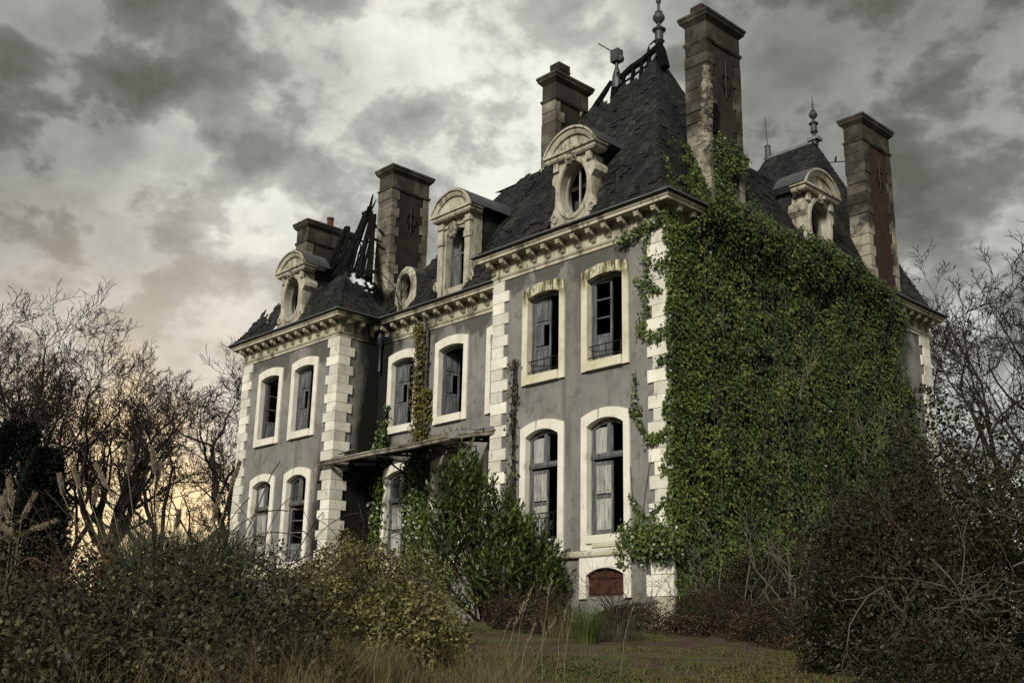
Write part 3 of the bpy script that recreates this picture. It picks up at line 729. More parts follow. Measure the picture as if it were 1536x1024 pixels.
# ------------------------------------------------------------------ roofs
def slate_face(mb, L, Rr, keep=None, exposure=.102, w=.145, miss=.010, lift=.012, seed=1):
    """slates on a ruled face between two edge polylines L and R (bottom to top, equal counts)"""
    g = random.Random(seed); L = [Vector(p) for p in L]; Rr = [Vector(p) for p in Rr]
    sl = [0.0]
    for i in range(1, len(L)): sl.append(sl[-1] + ((L[i]+Rr[i])/2-(L[i-1]+Rr[i-1])/2).length)
    def edge(s):
        for i in range(1, len(sl)):
            if s <= sl[i] or i == len(sl)-1:
                t = (s-sl[i-1])/(sl[i]-sl[i-1]); return L[i-1].lerp(L[i], t), Rr[i-1].lerp(Rr[i], t), i
    row = 0; s = 0.0
    while s < sl[-1]-.03:
        a, b, i = edge(s); a2, b2, _ = edge(min(s+.05, sl[-1]))
        d = b-a; ln = d.length
        if ln > .08:
            d.normalize(); up = ((a2+b2)/2-(a+b)/2); up = (up-d*up.dot(d)).normalized(); nn = d.cross(up)
            if nn.z < 0: nn = -nn
            x = -w*(.5 if row % 2 else 0)
            while x < ln:
                x0 = max(x, 0)+.004; x1 = min(x+w, ln)-.004; x += w
                if x1-x0 < .03: continue
                p = a + d*((x0+x1)/2)
                if g.random() < miss: continue
                if keep and not keep(p.x, p.y, p.z, g): continue
                hl = min(exposure*1.55, sl[-1]-s+.05); k = lift*g.uniform(.6, 1.7) + (0.03 if g.random() < .03 else 0)
                sk = g.uniform(-.02, .02) if g.random() < .85 else g.uniform(-.12, .12); dr = g.uniform(-.012, .008)
                vs = []
                for u, t, o in ((x0, dr, k), (x1, dr, k), (x1+sk*hl, hl, .006), (x0+sk*hl, hl, .006)):
                    q = a + d*u + up*t + nn*o; vs.append(q)
                lo = [vs[0]-nn*.011, vs[1]-nn*.011, vs[2]-nn*.005, vs[3]-nn*.005]
                mb.add(vs+lo, [(0, 1, 2, 3), (0, 4, 5, 1), (1, 5, 6, 2), (3, 7, 4, 0)])
        s += exposure; row += 1
def hip_roof(cx, cy, prof, keep=None, seed=1, faces='FRLB', name='roof', exposure=.102, board_keep=None):
    """prof: list of (hx, hy, z). returns (roof slates, boarding)"""
    mb = MB(); ub = MB()
    C = {'F': ((-1, -1), (1, -1)), 'R': ((1, -1), (1, 1)), 'B': ((1, 1), (-1, 1)), 'L': ((-1, 1), (-1, -1))}
    for i, f in enumerate(faces):
        (ax, ay), (bx, by) = C[f]
        L = [(cx+ax*hx, cy+ay*hy, z) for hx, hy, z in prof]; R_ = [(cx+bx*hx, cy+by*hy, z) for hx, hy, z in prof]
        slate_face(mb, L, R_, keep, seed=seed*10+i, exposure=exposure)
    for f in 'FRLB':
        (ax, ay), (bx, by) = C[f]; rows = 26; e = .03
        P = []
        zs = [p[2] for p in prof]
        for r in range(rows+1):
            z = zs[0]+(zs[-1]-zs[0])*r/rows
            hx = np.interp(z, zs, [p[0] for p in prof])-e; hy = np.interp(z, zs, [p[1] for p in prof])-e
            A = Vector((cx+ax*hx, cy+ay*hy, z)); B_ = Vector((cx+bx*hx, cy+by*hy, z)); P.append([A.lerp(B_, c/24) for c in range(25)])
        for r in range(rows):
            for c in range(24):
                q = [P[r][c], P[r][c+1], P[r+1][c+1], P[r+1][c]]; m = sum(q, Vector())/4
                if board_keep and not board_keep(m.x, m.y, m.z): continue
                ub.add(q, [(0, 1, 2, 3)])
    o = mb.build(name, 'slate', house)
    ub.build('roof_boarding', 'roof_boarding', o)
    return o
PAV = [(3.50, 3.02, 10.24), (3.20, 2.74, 10.62), (2.96, 2.52, 11.15), (.95, .22, 16.05)]
CXR, CYR = -3.14, 2.6
def ragged(x, y, z, g): 
    return z < 15.22 + .35*math.sin(x*5.1+1)*math.sin(x*2.3) + .15*math.sin(x*13) + .25*(x+3.1) or (x > -2.25 and z < 15.95)
hole_ = lambda x, y, z, cx, cz, rx, rz: ((x-cx)/rx)**2 + ((z-cz)/rz)**2 < 1
DORM = [(CXR+.05, 0), (-17.105, 0)]
def in_dormer(x, y, z):
    return y < .35 and any(abs(x-c) < .80 and z < 12.2 for c, _ in DORM)
def keepR(x, y, z, g):
    if in_dormer(x, y, z): return False
    if y < 0.9 and (hole_(x, y, z, -1.75, 11.3, .30, .55) and g.random() < .55): return False
    if y < .4 and hole_(x, y, z, -4.6, 10.6, .35, .22): return False
    if y < .4 and hole_(x, y, z, -.25, 10.75, .22, .16) and g.random() < .7: return False
    return ragged(x, y, z, g)
roofR = hip_roof(CXR, CYR, PAV, keepR, 1, 'FRL', board_keep=lambda x, y, z: not in_dormer(x, y, z) and (z < 15.02+.25*(x+3.1) or x > -2.15) and (y < 2.6 or z < 13.6 or x > -2.0))
CYB = LEN-2.57
roofB = hip_roof(CXR, CYB, [(3.50, 3.02, 10.24), (3.20, 2.74, 10.62), (2.96, 2.52, 11.15), (.95, .10, 16.35)], lambda x, y, z, g: not ((hole_(x, y, z, -3.9, 15.0, .3, .12)) or (x > -1 and hole_(y, x, z, 12.2, 11.6, .5, .3) and g.random() < .7)), 2, 'FRL')
CXL = (XB+XC)/2
def topL(x, y):
    # ragged upper edge of what is left of the burnt roof
    t = 11.72 + .16*math.sin(x*3.7) + .10*math.sin(x*9.1+2)
    if x < -17.9: t = 11.75 + .22*math.sin(x*6.0) + .18*math.sin(x*15) - .32*(-17.9-x)
    return t
def keepL(x, y, z, g):
    if in_dormer(x, y, z): return False
    if x < -18.3 and hole_(x, y, z, -19.0, 10.75, .7, .14) and g.random() < .75: return False
    if x > -14.6 and hole_(y, x, z, 1.2, 11.2, .35, .3) and g.random() < .35: return False
    return z < topL(x, y) + g.uniform(-.1, .06)
roofL = hip_roof(CXL, CYR, [(3.50, 3.02, 10.24), (3.20, 2.74, 10.62), (2.96, 2.52, 11.15), (.95, .22, 16.05)], keepL, 3, 'FRL', board_keep=lambda x, y, z: not in_dormer(x, y, z) and z < topL(x, y)-.12)
# centre roof: front slope only reaches full height towards the right; burnt away by the left chimney
def topM(x):
    return np.interp(x, [-14.5, -13.2, -12.4, -11.6, -10.9, -9.5, -6], [11.3, 11.5, 12.3, 13.5, 14.6, 15.25, 15.3]) + .08*math.sin(x*7) + .05*math.sin(x*19)
PM = [(RC-.42, 10.24), (RC-.14, 10.62), (RC+.08, 11.15), (4.35, 15.35)]
mb = MB()
slate_face(mb, [(XB-.2, y, z) for y, z in PM], [(XA+1.6, y, z) for y, z in PM], lambda x, y, z, g: z < topM(x)+g.uniform(-.08, .05) and not (y < RC+.5 and ((abs(x+10.16) < .78 and z < 12.6) or (min(abs(x+12.66), abs(x+7.66)) < .48 and z < 11.6))) and not (hole_(x, y, z, -8.6, 10.7, .5, .25) and g.random() < .6), seed=44)
# upper, flatter back slope to the main ridge and rear side
slate_face(mb, [(-14.5, 10.2, 13.2), (-14.5, 6.8, 15.9)][::1], [(XA+1.6, 10.2, 13.2), (XA+1.6, 6.8, 15.9)], lambda x, y, z, g: x > -11.5, seed=45)
roofM = mb.build('roof', 'slate', house)
ub = MB()
for i in range(40):
    for j in range(16):
        xa, xb = XB-.2+(XA+1.6-XB+.2)*i/40, XB-.2+(XA+1.6-XB+.2)*(i+1)/40
        za, zb = 10.24+5.1*j/16, 10.24+5.1*(j+1)/16
        if (za+zb)/2 > topM((xa+xb)/2)-.1: continue
        if za < 12.2 and abs((xa+xb)/2+10.16) < .7 or za < 11.3 and min(abs((xa+xb)/2+12.66), abs((xa+xb)/2+7.66)) < .42: continue
        fy = lambda z: np.interp(z, [p[1] for p in PM], [p[0] for p in PM])+.03
        ub.add([(xa, fy(za), za), (xb, fy(za), za), (xb, fy(zb), zb), (xa, fy(zb), zb)], [(0, 1, 2, 3)])
ub.add([(-11.3, 4.38, 15.2), (XA+1.6, 4.38, 15.32), (XA+1.6, 6.8, 15.88), (-10.8, 6.8, 15.88)], [(0, 1, 2, 3)])
ub.build('roof_boarding', 'roof_boarding', roofM)
# side roof between the two right pavilions (faces +x), lower than both
PSd = [(.42, 10.24), (.12, 10.62), (-.10, 11.15), (-1.7, 13.7)]
mb = MB()
slate_face(mb, [(x, 4.9, z) for x, z in PSd], [(x, 8.9, z) for x, z in PSd], lambda x, y, z, g: not (hole_(y, x, z, 5.9, 12.2, .3, .2)) and not (abs(y-7.1) < .8 and z < 12.2), seed=51)
roofS = mb.build('roof', 'slate', house)
mb = MB(); mb.loops([[(x-.03, 4.9, z) for x, z in PSd] + [(-6, 4.9, 13.9)], [(x-.03, 8.9, z) for x, z in PSd] + [(-6, 8.9, 13.9)]], False); mb.build('roof_boarding', 'roof_boarding', roofS)
mb = MB(); mb.box(-1.95, -1.7, 6.0, 6.25, 13.3, 13.95); mb.box(-1.98, -1.67, 5.97, 6.28, 13.951, 14.0); mb.build('vent_stack', 'weathered_stone', house)

# finials, ridge timbers
def finial(x, y, z, k=1.0, tip=False, parent=None, base=True):
    mb = MB()
    pr = [(.16, -.25), (.10, .0), (.075, .14), (.085, .2), (.15, .28), (.17, .30), (.13, .34), (.135, .62), (.20, .66), (.215, .70), (.13, .76), (.07, .84), (.06, .90), (.10, .95), (.175, 1.05), (.19, 1.12), (.16, 1.2), (.10, 1.26), (.12, 1.30), (.06, 1.34), (.04, 1.42)]
    pr += [(.05, 1.62), (.03, 1.68), (.012, 2.0)] if tip else [(.045, 1.60), (.07, 1.64), (.085, 1.70), (.06, 1.77), (.02, 1.79)]
    mb.lathe((x, y, z), [(r*k, h*k) for r, h in pr], 14)
    return mb.build('finial', 'zinc_dark', parent, True)
f = finial(-2.19, 2.6, 16.42, .98, False, roofR)
mb = MB(); mb.bar((-2.5, 2.55, 16.72), (-2.28, 2.58, 16.84), .05, .03); mb.build('finial_scrap', 'zinc_dark', roofR)
mb = MB(); mb.lathe((-3.86, 2.6, 16.0), [(.17, -.2), (.15, .1), (.10, .4), (.05, .55), (.055, .78)], 10); mb.box(-4.02, -3.72, 2.48, 2.74, 16.72, 17.12)
mb.blob((-3.70, 2.6, 16.76), .12, 4); mb.tube([(-3.98, 2.6, 17.1), (-4.55, 2.52, 17.62)], .022, 5)
mb.build('finial', 'zinc_dark', roofR)
rr = random.Random(5)
def charred(name, pts, w, parent, w1=None, h=None):
    mb = MB(); a = Vector(pts[0]); b = Vector(pts[1]); n = 5; prev = None; w1 = w*.55 if w1 is None else w1
    cs = [a.lerp(b, i/n) + Vector((rr.uniform(-.02, .02), rr.uniform(-.02, .02), rr.uniform(-.015, .015))) for i in range(n+1)]
    for i in range(n):
        wa = (w+(w1-w)*i/n)*(1 if i == 0 else cwb); wbx = (w+(w1-w)*(i+1)/n)
        cwb = rr.uniform(.85, 1.1)
        mb.bar(cs[i], cs[i+1] + (cs[i+1]-cs[i])*.04, wa, (h or wa)*1.0, w1=wbx*cwb, h1=(h or wbx)*cwb)
    return mb.build(name, 'charred_wood', parent)
charred('ridge_beam', ((-4.02, 2.6, 16.05), (-2.1, 2.6, 16.58)), .13, roofR, .15)
for x, z0, z1 in ((-3.55, 15.2, 16.2), (-3.2, 15.3, 16.3), (-2.85, 15.4, 16.35), (-2.55, 15.5, 16.45)):
    charred('ridge_post', ((x+rr.uniform(-.1, .1), 2.45, z0), (x, 2.6, z1)), .12, roofR, .08)
charred('ridge_batten', ((-3.9, 2.52, 15.75), (-2.2, 2.50, 16.15)), .05, roofR, .05)
charred('ridge_post', ((-3.95, 2.6, 15.0), (-3.86, 2.6, 16.3)), .3, roofR, .2)
charred('broken_rafter', ((-4.75, 2.3, 15.05), (-4.05, 2.55, 16.1)), .15, roofR, .10)
charred('broken_rafter', ((-2.65, 2.6, 16.35), (-2.52, 2.55, 16.75)), .09, roofR, .02)
charred('broken_rafter', ((-1.9, 2.5, 15.7), (-2.17, 2.6, 16.5)), .22, roofR, .2)
f2 = finial(-2.19, CYB, 16.55, .80, True, roofB)
mb = MB(); mb.bar((-4.15, CYB, 16.36), (-2.1, CYB, 16.36), .22, .14); mb.bar((-4.25, CYB, 16.44), (-2.05, CYB, 16.44), .12, .08); mb.bar((-2.38, CYB, 16.5), (-1.98, CYB, 16.5), .34, .12); mb.build('ridge_cap', 'lead', roofB)
mb = MB(); mb.lathe((-4.08, CYB, 16.4), [(.14, 0), (.11, .1), (.10, .45), (.12, .48), (.03, .56)], 10); mb.tube([(-4.08, CYB, 16.9), (-4.14, CYB, 18.05)], .014, 4); mb.build('lightning_rod', 'zinc_dark', roofB)
# burnt rafters of the left roof
RAFT = [((-16.6, 1.0, 12.3), (-17.0, 1.9, 14.35), .09), ((-16.3, 1.05, 12.3), (-16.15, 1.95, 14.5), .10), ((-15.6, 1.05, 12.3), (-15.75, 2.1, 14.9), .10), ((-15.2, 1.0, 12.1), (-15.95, 2.2, 15.35), .11), ((-14.3, .95, 11.8), (-15.5, 2.1, 14.3), .10), ((-14.1, .95, 11.8), (-14.9, 1.8, 13.9), .09), ((-15.9, 2.2, 15.0), (-15.85, 2.45, 15.7), .07), ((-17.3, 1.05, 12.2), (-17.3, 1.6, 13.5), .12),
        ((-17.04, 1.05, 12.1), (-17.11, 2.06, 14.8), .26), ((-15.95, 1.11, 12.2), (-16.94, 2.04, 14.75), .22), ((-15.75, .94, 11.9), (-15.92, 2.17, 15.1), .34), ((-15.9, 2.15, 14.9), (-16.26, 2.6, 16.1), .20),
        ((-14.53, .95, 11.9), (-15.65, 2.16, 15.05), .20), ((-13.76, .86, 11.6), (-15.31, 2.02, 14.75), .30), ((-16.35, 2.26, 15.23), (-14.29, 1.75, 13.67), .12), ((-15.31, 1.75, 13.92), (-14.1, 1.5, 13.27), .13),
        ((-16.75, 1.14, 12.55), (-16.28, 1.36, 13.2), .13), ((-14.99, 1.1, 12.3), (-15.22, 1.47, 13.45), .08), ((-17.1, .98, 12.05), (-15.74, 1.09, 12.55), .34), ((-15.94, 1.14, 12.55), (-13.2, .85, 11.75), .2), ((-15.35, 1.14, 12.5), (-13.6, .65, 11.5), .15),
        ((-16.35, 1.65, 13.4), (-15.75, 1.6, 13.35), .1), ((-15.6, 1.7, 13.75), (-14.9, 1.6, 13.5), .09), ((-17.05, 1.5, 13.1), (-16.5, 1.35, 13.0), .09)]
for a, b, w in RAFT: charred('burnt_rafter', (a, b), w*.85, roofL, w*(.15 if b[2] > 15.9 else .6))

# ------------------------------------------------------------------ chimneys
def chimney(x0, x1, y0, y1, z0, z1, core, stone, pots=(), panels=False, anchor=True, quoin_h=.34, extra=None):
    mb = MB(); mb.box(x0, x1, y0, y1, z0, z1-.32)
    if panels:
        n = 3
        for i in range(n):
            yc = y0+(y1-y0)*(i+.5)/n
            mb.box(x1-.01, x1+.012, yc-.10, yc+.10, z1-.80, z1-.44)
    c = mb.build('chimney', core, house)
    # corner stones on the narrow front and the wide right-hand face
    n = max(2, int((z1-.95-z0)/quoin_h)); h = (z1-.95-z0)/n; p = .025; qa = MB(); qb = MB()
    for i in range(n):
        za, zb = z0+i*h+.006, z0+(i+1)*h-.006; a = .34 if i % 2 else .22
        qa.box(x0-p+rnd.uniform(-.015, .015), x1+p+rnd.uniform(-.015, .015), y0-p-rnd.uniform(0, .025), y0+a+rnd.uniform(-.05, .05), za+rnd.uniform(0, .02), zb)
        b = .22 if i % 2 else .34
        qb.box(x0-p, x1+p+rnd.uniform(-.01, .01), y1-b, y1+p, za, zb)
    qa.build('corner_stones', stone, c); qb.build('corner_stones', stone, c)
    k = MB(); z = z1
    def ring(d, za, zb, d2=None):
        d2 = d if d2 is None else d2
        k.loops([[(x0-e, y0-e, zz), (x1+e, y0-e, zz), (x1+e, y1+e, zz), (x0-e, y1+e, zz)] for e, zz in ((d, za), (d2, zb))], True, True)
    ring(.035, z-.96, z-.90, .07); ring(.07, z-.899, z-.85, .07); ring(.02, z-.849, z-.33, .02)
    ring(.03, z-.329, z-.22, .12); ring(.13, z-.219, z-.12, .15); ring(.17, z-.119, z-.04, .17); ring(.14, z-.039, z+.02, .05)
    for i in range(5):
        yy = y0+.12+(y1-y0-.24)*i/4
        k.box(x1+.015, x1+.03, yy-.07, yy+.07, z-.80, z-.42)
    k.box(x0+.1, x1-.1, y0-.03, y0-.015, z-.78, z-.44)
    k.build('chimney_cap', 'cap_stone', c)
    for kind, px, py, hgt in pots:
        pm = MB()
        if kind == 'clay': pm.lathe((px, py, z-.02), [(.15, 0), (.14, .1), (.125, .42), (.15, .45), (.15, .52), (.10, .53)], 12); pm.build('chimney_pot', 'terracotta', c, True)
        else:
            pm.box(px-.2, px+.2, py-.25, py+.25, z-.0, z+hgt); pm.box(px-.18, px+.22, py-.23, py+.27, z+hgt*.5, z+hgt*.53); pm.build('chimney_pot', core, c)
    if anchor:
        am = MB(); xa = x1+.03; yc = (y0+y1)/2+.05; zc = z1-1.9
        am.tube([(xa, yc, zc-.55), (xa, yc, zc+.55)], .022, 5)
        for s in (-1, 1):
            am.tube([(xa, yc+s*(.05+.17*math.sin(t)), zc+.18*math.cos(t)*1.2-.05) for t in np.linspace(0, 4.4, 12)], .018, 5)
            am.tube([(xa, yc+s*(.03+.10*math.sin(t)), zc-.30-.10*math.cos(t)) for t in np.linspace(0, 4.0, 9)], .014, 5)
        am.build('wall_anchor', 'iron', c)
    return c
c1 = chimney(-.64, .06, 1.85, 3.34, 9.7, 16.45, 'dark_render', 'dark_stone', [('box', -.3, 2.15, .30)])
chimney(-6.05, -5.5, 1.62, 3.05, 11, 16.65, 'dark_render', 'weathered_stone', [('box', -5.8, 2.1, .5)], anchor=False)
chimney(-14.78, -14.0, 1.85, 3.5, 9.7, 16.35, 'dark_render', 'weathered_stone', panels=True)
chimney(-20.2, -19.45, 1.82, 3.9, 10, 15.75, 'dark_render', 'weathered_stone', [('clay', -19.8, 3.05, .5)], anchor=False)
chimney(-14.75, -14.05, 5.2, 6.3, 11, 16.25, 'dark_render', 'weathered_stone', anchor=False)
c5 = chimney(-.58, .04, 10.12, 11.82, 9.7, 16.35, 'brown_brick', 'dark_stone', anchor=True)
mb = MB(); mb.tube([(-.3, 10.4, 14.9), (-2.2, 10.95, 15.6)], .02, 4); mb.tube([(-1.3, 10.7, 15.3), (-1.2, 10.6, 15.4)], .03, 4); mb.build('tie_rod', 'iron', c5)
mb = MB(); mb.tube([(-19.42, 2.9, 14.6), (-17.3, 2.2, 14.5)], .018, 4); mb.build('tie_rod', 'iron', house)
# broken masonry on the front-right chimney: pale rubble where the corner has fallen away
g = random.Random(3); q = MB()
for i in range(120):
    z = 11.0 + 3.7*(i/120)**.9; wd = np.interp(z, [11, 12.5, 13.4, 14.7], [.32, .40, .22, .06])
    s_ = g.uniform(.05, .11); x = .04 - g.random()*wd
    q.blob((x, 1.83, z), s_, i, .5, 6, 4, (1.1, .35, .7))
    q.blob((.07, 1.86 + g.random()*wd*.9, z+g.uniform(-.05, .05)), s_, i+500, .5, 6, 4, (.35, 1.1, .7))
q.build('broken_masonry', 'rubble', c1)
q = MB(); q.bar((.07, 2.03, 12.7), (.09, 2.08, 13.6), .14, .16); q.bar((.07, 2.08, 12.4), (.09, 2.06, 12.8), .10, .12); q.build('masonry_gap_shade', 'charred_wood', c1)  # near-black bars paint the shade inside the gap in the stonework

# ------------------------------------------------------------------ dormers
def oval(cx, cz, rx, rz, n=40): return [(cx+rx*math.cos(2*math.pi*i/n), cz+rz*math.sin(2*math.pi*i/n)) for i in range(n)]
def poly_ray(poly, cx, cz, n=40):
    out = []
    for i in range(n):
        a = 2*math.pi*i/n; dx, dz = math.cos(a), math.sin(a); best = None
        for (x1, z1), (x2, z2) in zip(poly, poly[1:]+poly[:1]):
            ex, ez = x2-x1, z2-z1; den = dx*ez-dz*ex
            if abs(den) < 1e-9: continue
            t = ((x1-cx)*ez-(z1-cz)*ex)/den; u = ((x1-cx)*dz-(z1-cz)*dx)/den
            if t > 0 and -1e-6 <= u <= 1+1e-6 and (best is None or t < best): best = t
        out.append((cx+dx*best, cz+dz*best))
    return out
def pediment(w, z0, h, y0=-.26, parent=None, stone='dormer_stone', depth=1.5):
    """segmental pediment: base cornice, raked arch, sunk tympanum; local x centred"""
    mb = MB(); hw = w/2
    base = [(.16, z0-.02), (.2, z0+.03), (.2, z0+.10), (.26, z0+.13), (.26, z0+.19)]
    for (d0, za), (d1, zb) in zip(base[:-1], base[1:]):
        if zb-za < .001: continue
        i0, i1 = .26-d0, .26-d1
        mb.loops([[(-hw+i0, y0+i0, za), (hw-i0, y0+i0, za), (hw-i0, .3, za), (-hw+i0, .3, za)], [(-hw+i1, y0+i1, zb), (hw-i1, y0+i1, zb), (hw-i1, .3, zb), (-hw+i1, .3, zb)]], True, True)
    zs = z0+.191; rise = h-.19
    A = [arch(w-2*k, zs, rise-k*.95, 20) for k in (0, .06, .13, .22, .30)]
    rings = [[(x, .3, z) for x, z in A[0]], [(x, y0, z) for x, z in A[0]], [(x, y0, z) for x, z in A[1]], [(x, y0+.05, z) for x, z in A[1]], [(x, y0+.06, z) for x, z in A[2]], [(x, y0+.10, z) for x, z in A[3]], [(x, y0+.16, z) for x, z in A[3]], [(x, y0+.17, z) for x, z in A[4]]]
    mb.loops(rings, False)
    for e in (0, -1): mb.add([r[e] for r in rings], [tuple(range(len(rings)))])
    ty = [(x, z) for x, z in arch(w-.40, zs-.005, rise-.24, 20)]
    mb.prism(ty, y0+.17, .28)
    return mb.build('pediment', stone, parent)
def dormer_roof(w, z0, h, y0, y1, parent, m='lead'):
    a = arch(w+.06, z0+.191, h-.19+.03, 16); b = arch(w-.02, z0+.19, h-.19+.006, 16)
    mb = MB(); mb.loops([[(x, y0, z) for x, z in a], [(x, y1, z) for x, z in a], [(x, y1, z) for x, z in b], [(x, y0, z) for x, z in b], [(x, y0, z) for x, z in a]], False)
    return mb.build('dormer_roof', m, parent)
def ornament(cz, y, r, parent, seed=2, stone='weathered_stone'):
    mb = MB(); g = random.Random(seed)
    mb.blob((0, y, cz), r, seed, .3, 10, 7, (1, .55, 1.15))
    for i in range(9):
        a = 2*math.pi*i/9; mb.blob((math.cos(a)*r*.75, y-.05, cz+math.sin(a)*r*.85), r*.36, seed+i, .3, 7, 5, (1, .8, 1))
    mb.blob((0, y-.07, cz), r*.5, seed, .25, 8, 6)
    return mb.build('carved_ornament', stone, parent, True)
def oculus_dormer(loc, rz, depth=1.25, stone='dormer_stone'):
    """origin: centre of the front face at eaves level"""
    d = empty('dormer', loc, rz, house)
    poly = [(-.88, .15), (-.84, .55), (-.70, .75), (-.66, 1.35), (-.80, 1.50), (-.80, 1.72), (-.66, 1.80), (-.64, 2.10), (.64, 2.10), (.66, 1.80), (.80, 1.72), (.80, 1.50), (.66, 1.35), (.70, .75), (.84, .55), (.88, .15)]
    cz = 1.18; n = 48
    O = poly_ray(poly, 0, cz, n); I = [oval(0, cz, rx, rz_, n) for rx, rz_ in ((.68, .93), (.63, .88), (.55, .78), (.52, .75))]
    mb = MB()
    mb.loops([[(x, .5, z) for x, z in O], [(x, -.05, z) for x, z in O], [(x, -.05, z) for x, z in poly_clip(I[0], O)], [(x, -.10, z) for x, z in poly_clip(I[1], O)], [(x, -.10, z) for x, z in I[2]], [(x, -.05, z) for x, z in I[3]], [(x, .42, z) for x, z in I[3]]])
    for s in (-1, 1):        # scrolls at the foot
        mb.tube([(s*(.68+.13*math.cos(t)*(1-t/9)), -.06, .42+.17*math.sin(t)*(1-t/9)) for t in np.linspace(0, 6.5, 14)], .045, 6)
        mb.box(min(s*.52, s*.70), max(s*.52, s*.70), -.12, -.04, 1.82, 2.08)
    fr = mb.build('dormer_front', stone, d)
    fm = MB(); I2 = oval(0, cz, .53, .76, n); I3 = oval(0, cz, .46, .69, n)
    fm.loops([[(x, .22, z) for x, z in I2], [(x, .20, z) for x, z in I3], [(x, .27, z) for x, z in I3]])
    fm.box(-.02, .02, .215, .25, cz-.6, cz+.6)
    fm.build('oculus_frame', 'white_paint', d)
    bk = MB(); bk.prism(oval(0, cz, .62, .85, 20), .65, .70); bk.build('oculus_backing', 'interior', d)
    pediment(1.98, 2.10, .84, -.26, d, stone); dormer_roof(1.98, 2.10, .84, -.22, .85, d, 'zinc_dark')
    ornament(2.02, -.14, .17, d, 5)
    for s in (-1, 1):
        a, b = (s*.70, s*.60); ck = MB(); ck.box(min(a, b), max(a, b), .45, depth, .1, 2.24); ck.build('cheek', 'slate', d)
    return d
def poly_clip(I, O):
    """keep the moulding inside the outline"""
    r = []
    for (x, z), (a, b) in zip(I, O):
        cz = 1.18; k = min(1.0, .97*math.hypot(a, b-cz)/max(1e-6, math.hypot(x, z-cz))); r.append((x*k, cz+(z-cz)*k))
    return r
oculus_dormer((CXR+.05, -.06, 10.26), 0)
oculus_dormer((CXL, -.06, 10.26), 0)
d3 = oculus_dormer((.05, 7.1, 10.34), math.pi/2, 2.0)
def small_oculus(loc):
    d = empty('dormer', loc, 0, house); n = 36; cz = .95
    mb = MB(); O = [(x, max(z, .1)) for x, z in oval(0, cz, .58, .78, n)]
    O = poly_ray([(-.50, .05), (-.56, .5), (-.58, 1.0), (-.48, 1.45), (-.25, 1.68), (0, 1.75), (.25, 1.68), (.48, 1.45), (.58, 1.0), (.56, .5), (.50, .05)], 0, cz, n)
    mb.loops([[(x, .4, z) for x, z in O], [(x, -.04, z) for x, z in O], [(x, -.10, z) for x, z in oval(0, cz, .46, .64, n)], [(x, -.10, z) for x, z in oval(0, cz, .36, .52, n)], [(x, .3, z) for x, z in oval(0, cz, .33, .49, n)]])
    mb.build('dormer_front', 'dormer_stone', d)
    bk = MB(); bk.prism(oval(0, cz, .40, .56, 20), .42, .46); bk.build('oculus_backing', 'interior', d)
    rf = MB(); rf.loops([[(x*1.02, -.02, cz+(z-cz)*1.02) for x, z in O], [(x*1.0, 1.3, cz+(z-cz)*1.0) for x, z in O]]); rf.build('dormer_roof', 'zinc_dark', d)
    return d
small_oculus((WIN_M[0], RC-.05, 10.26)); small_oculus((WIN_M[2], RC-.05, 10.26))
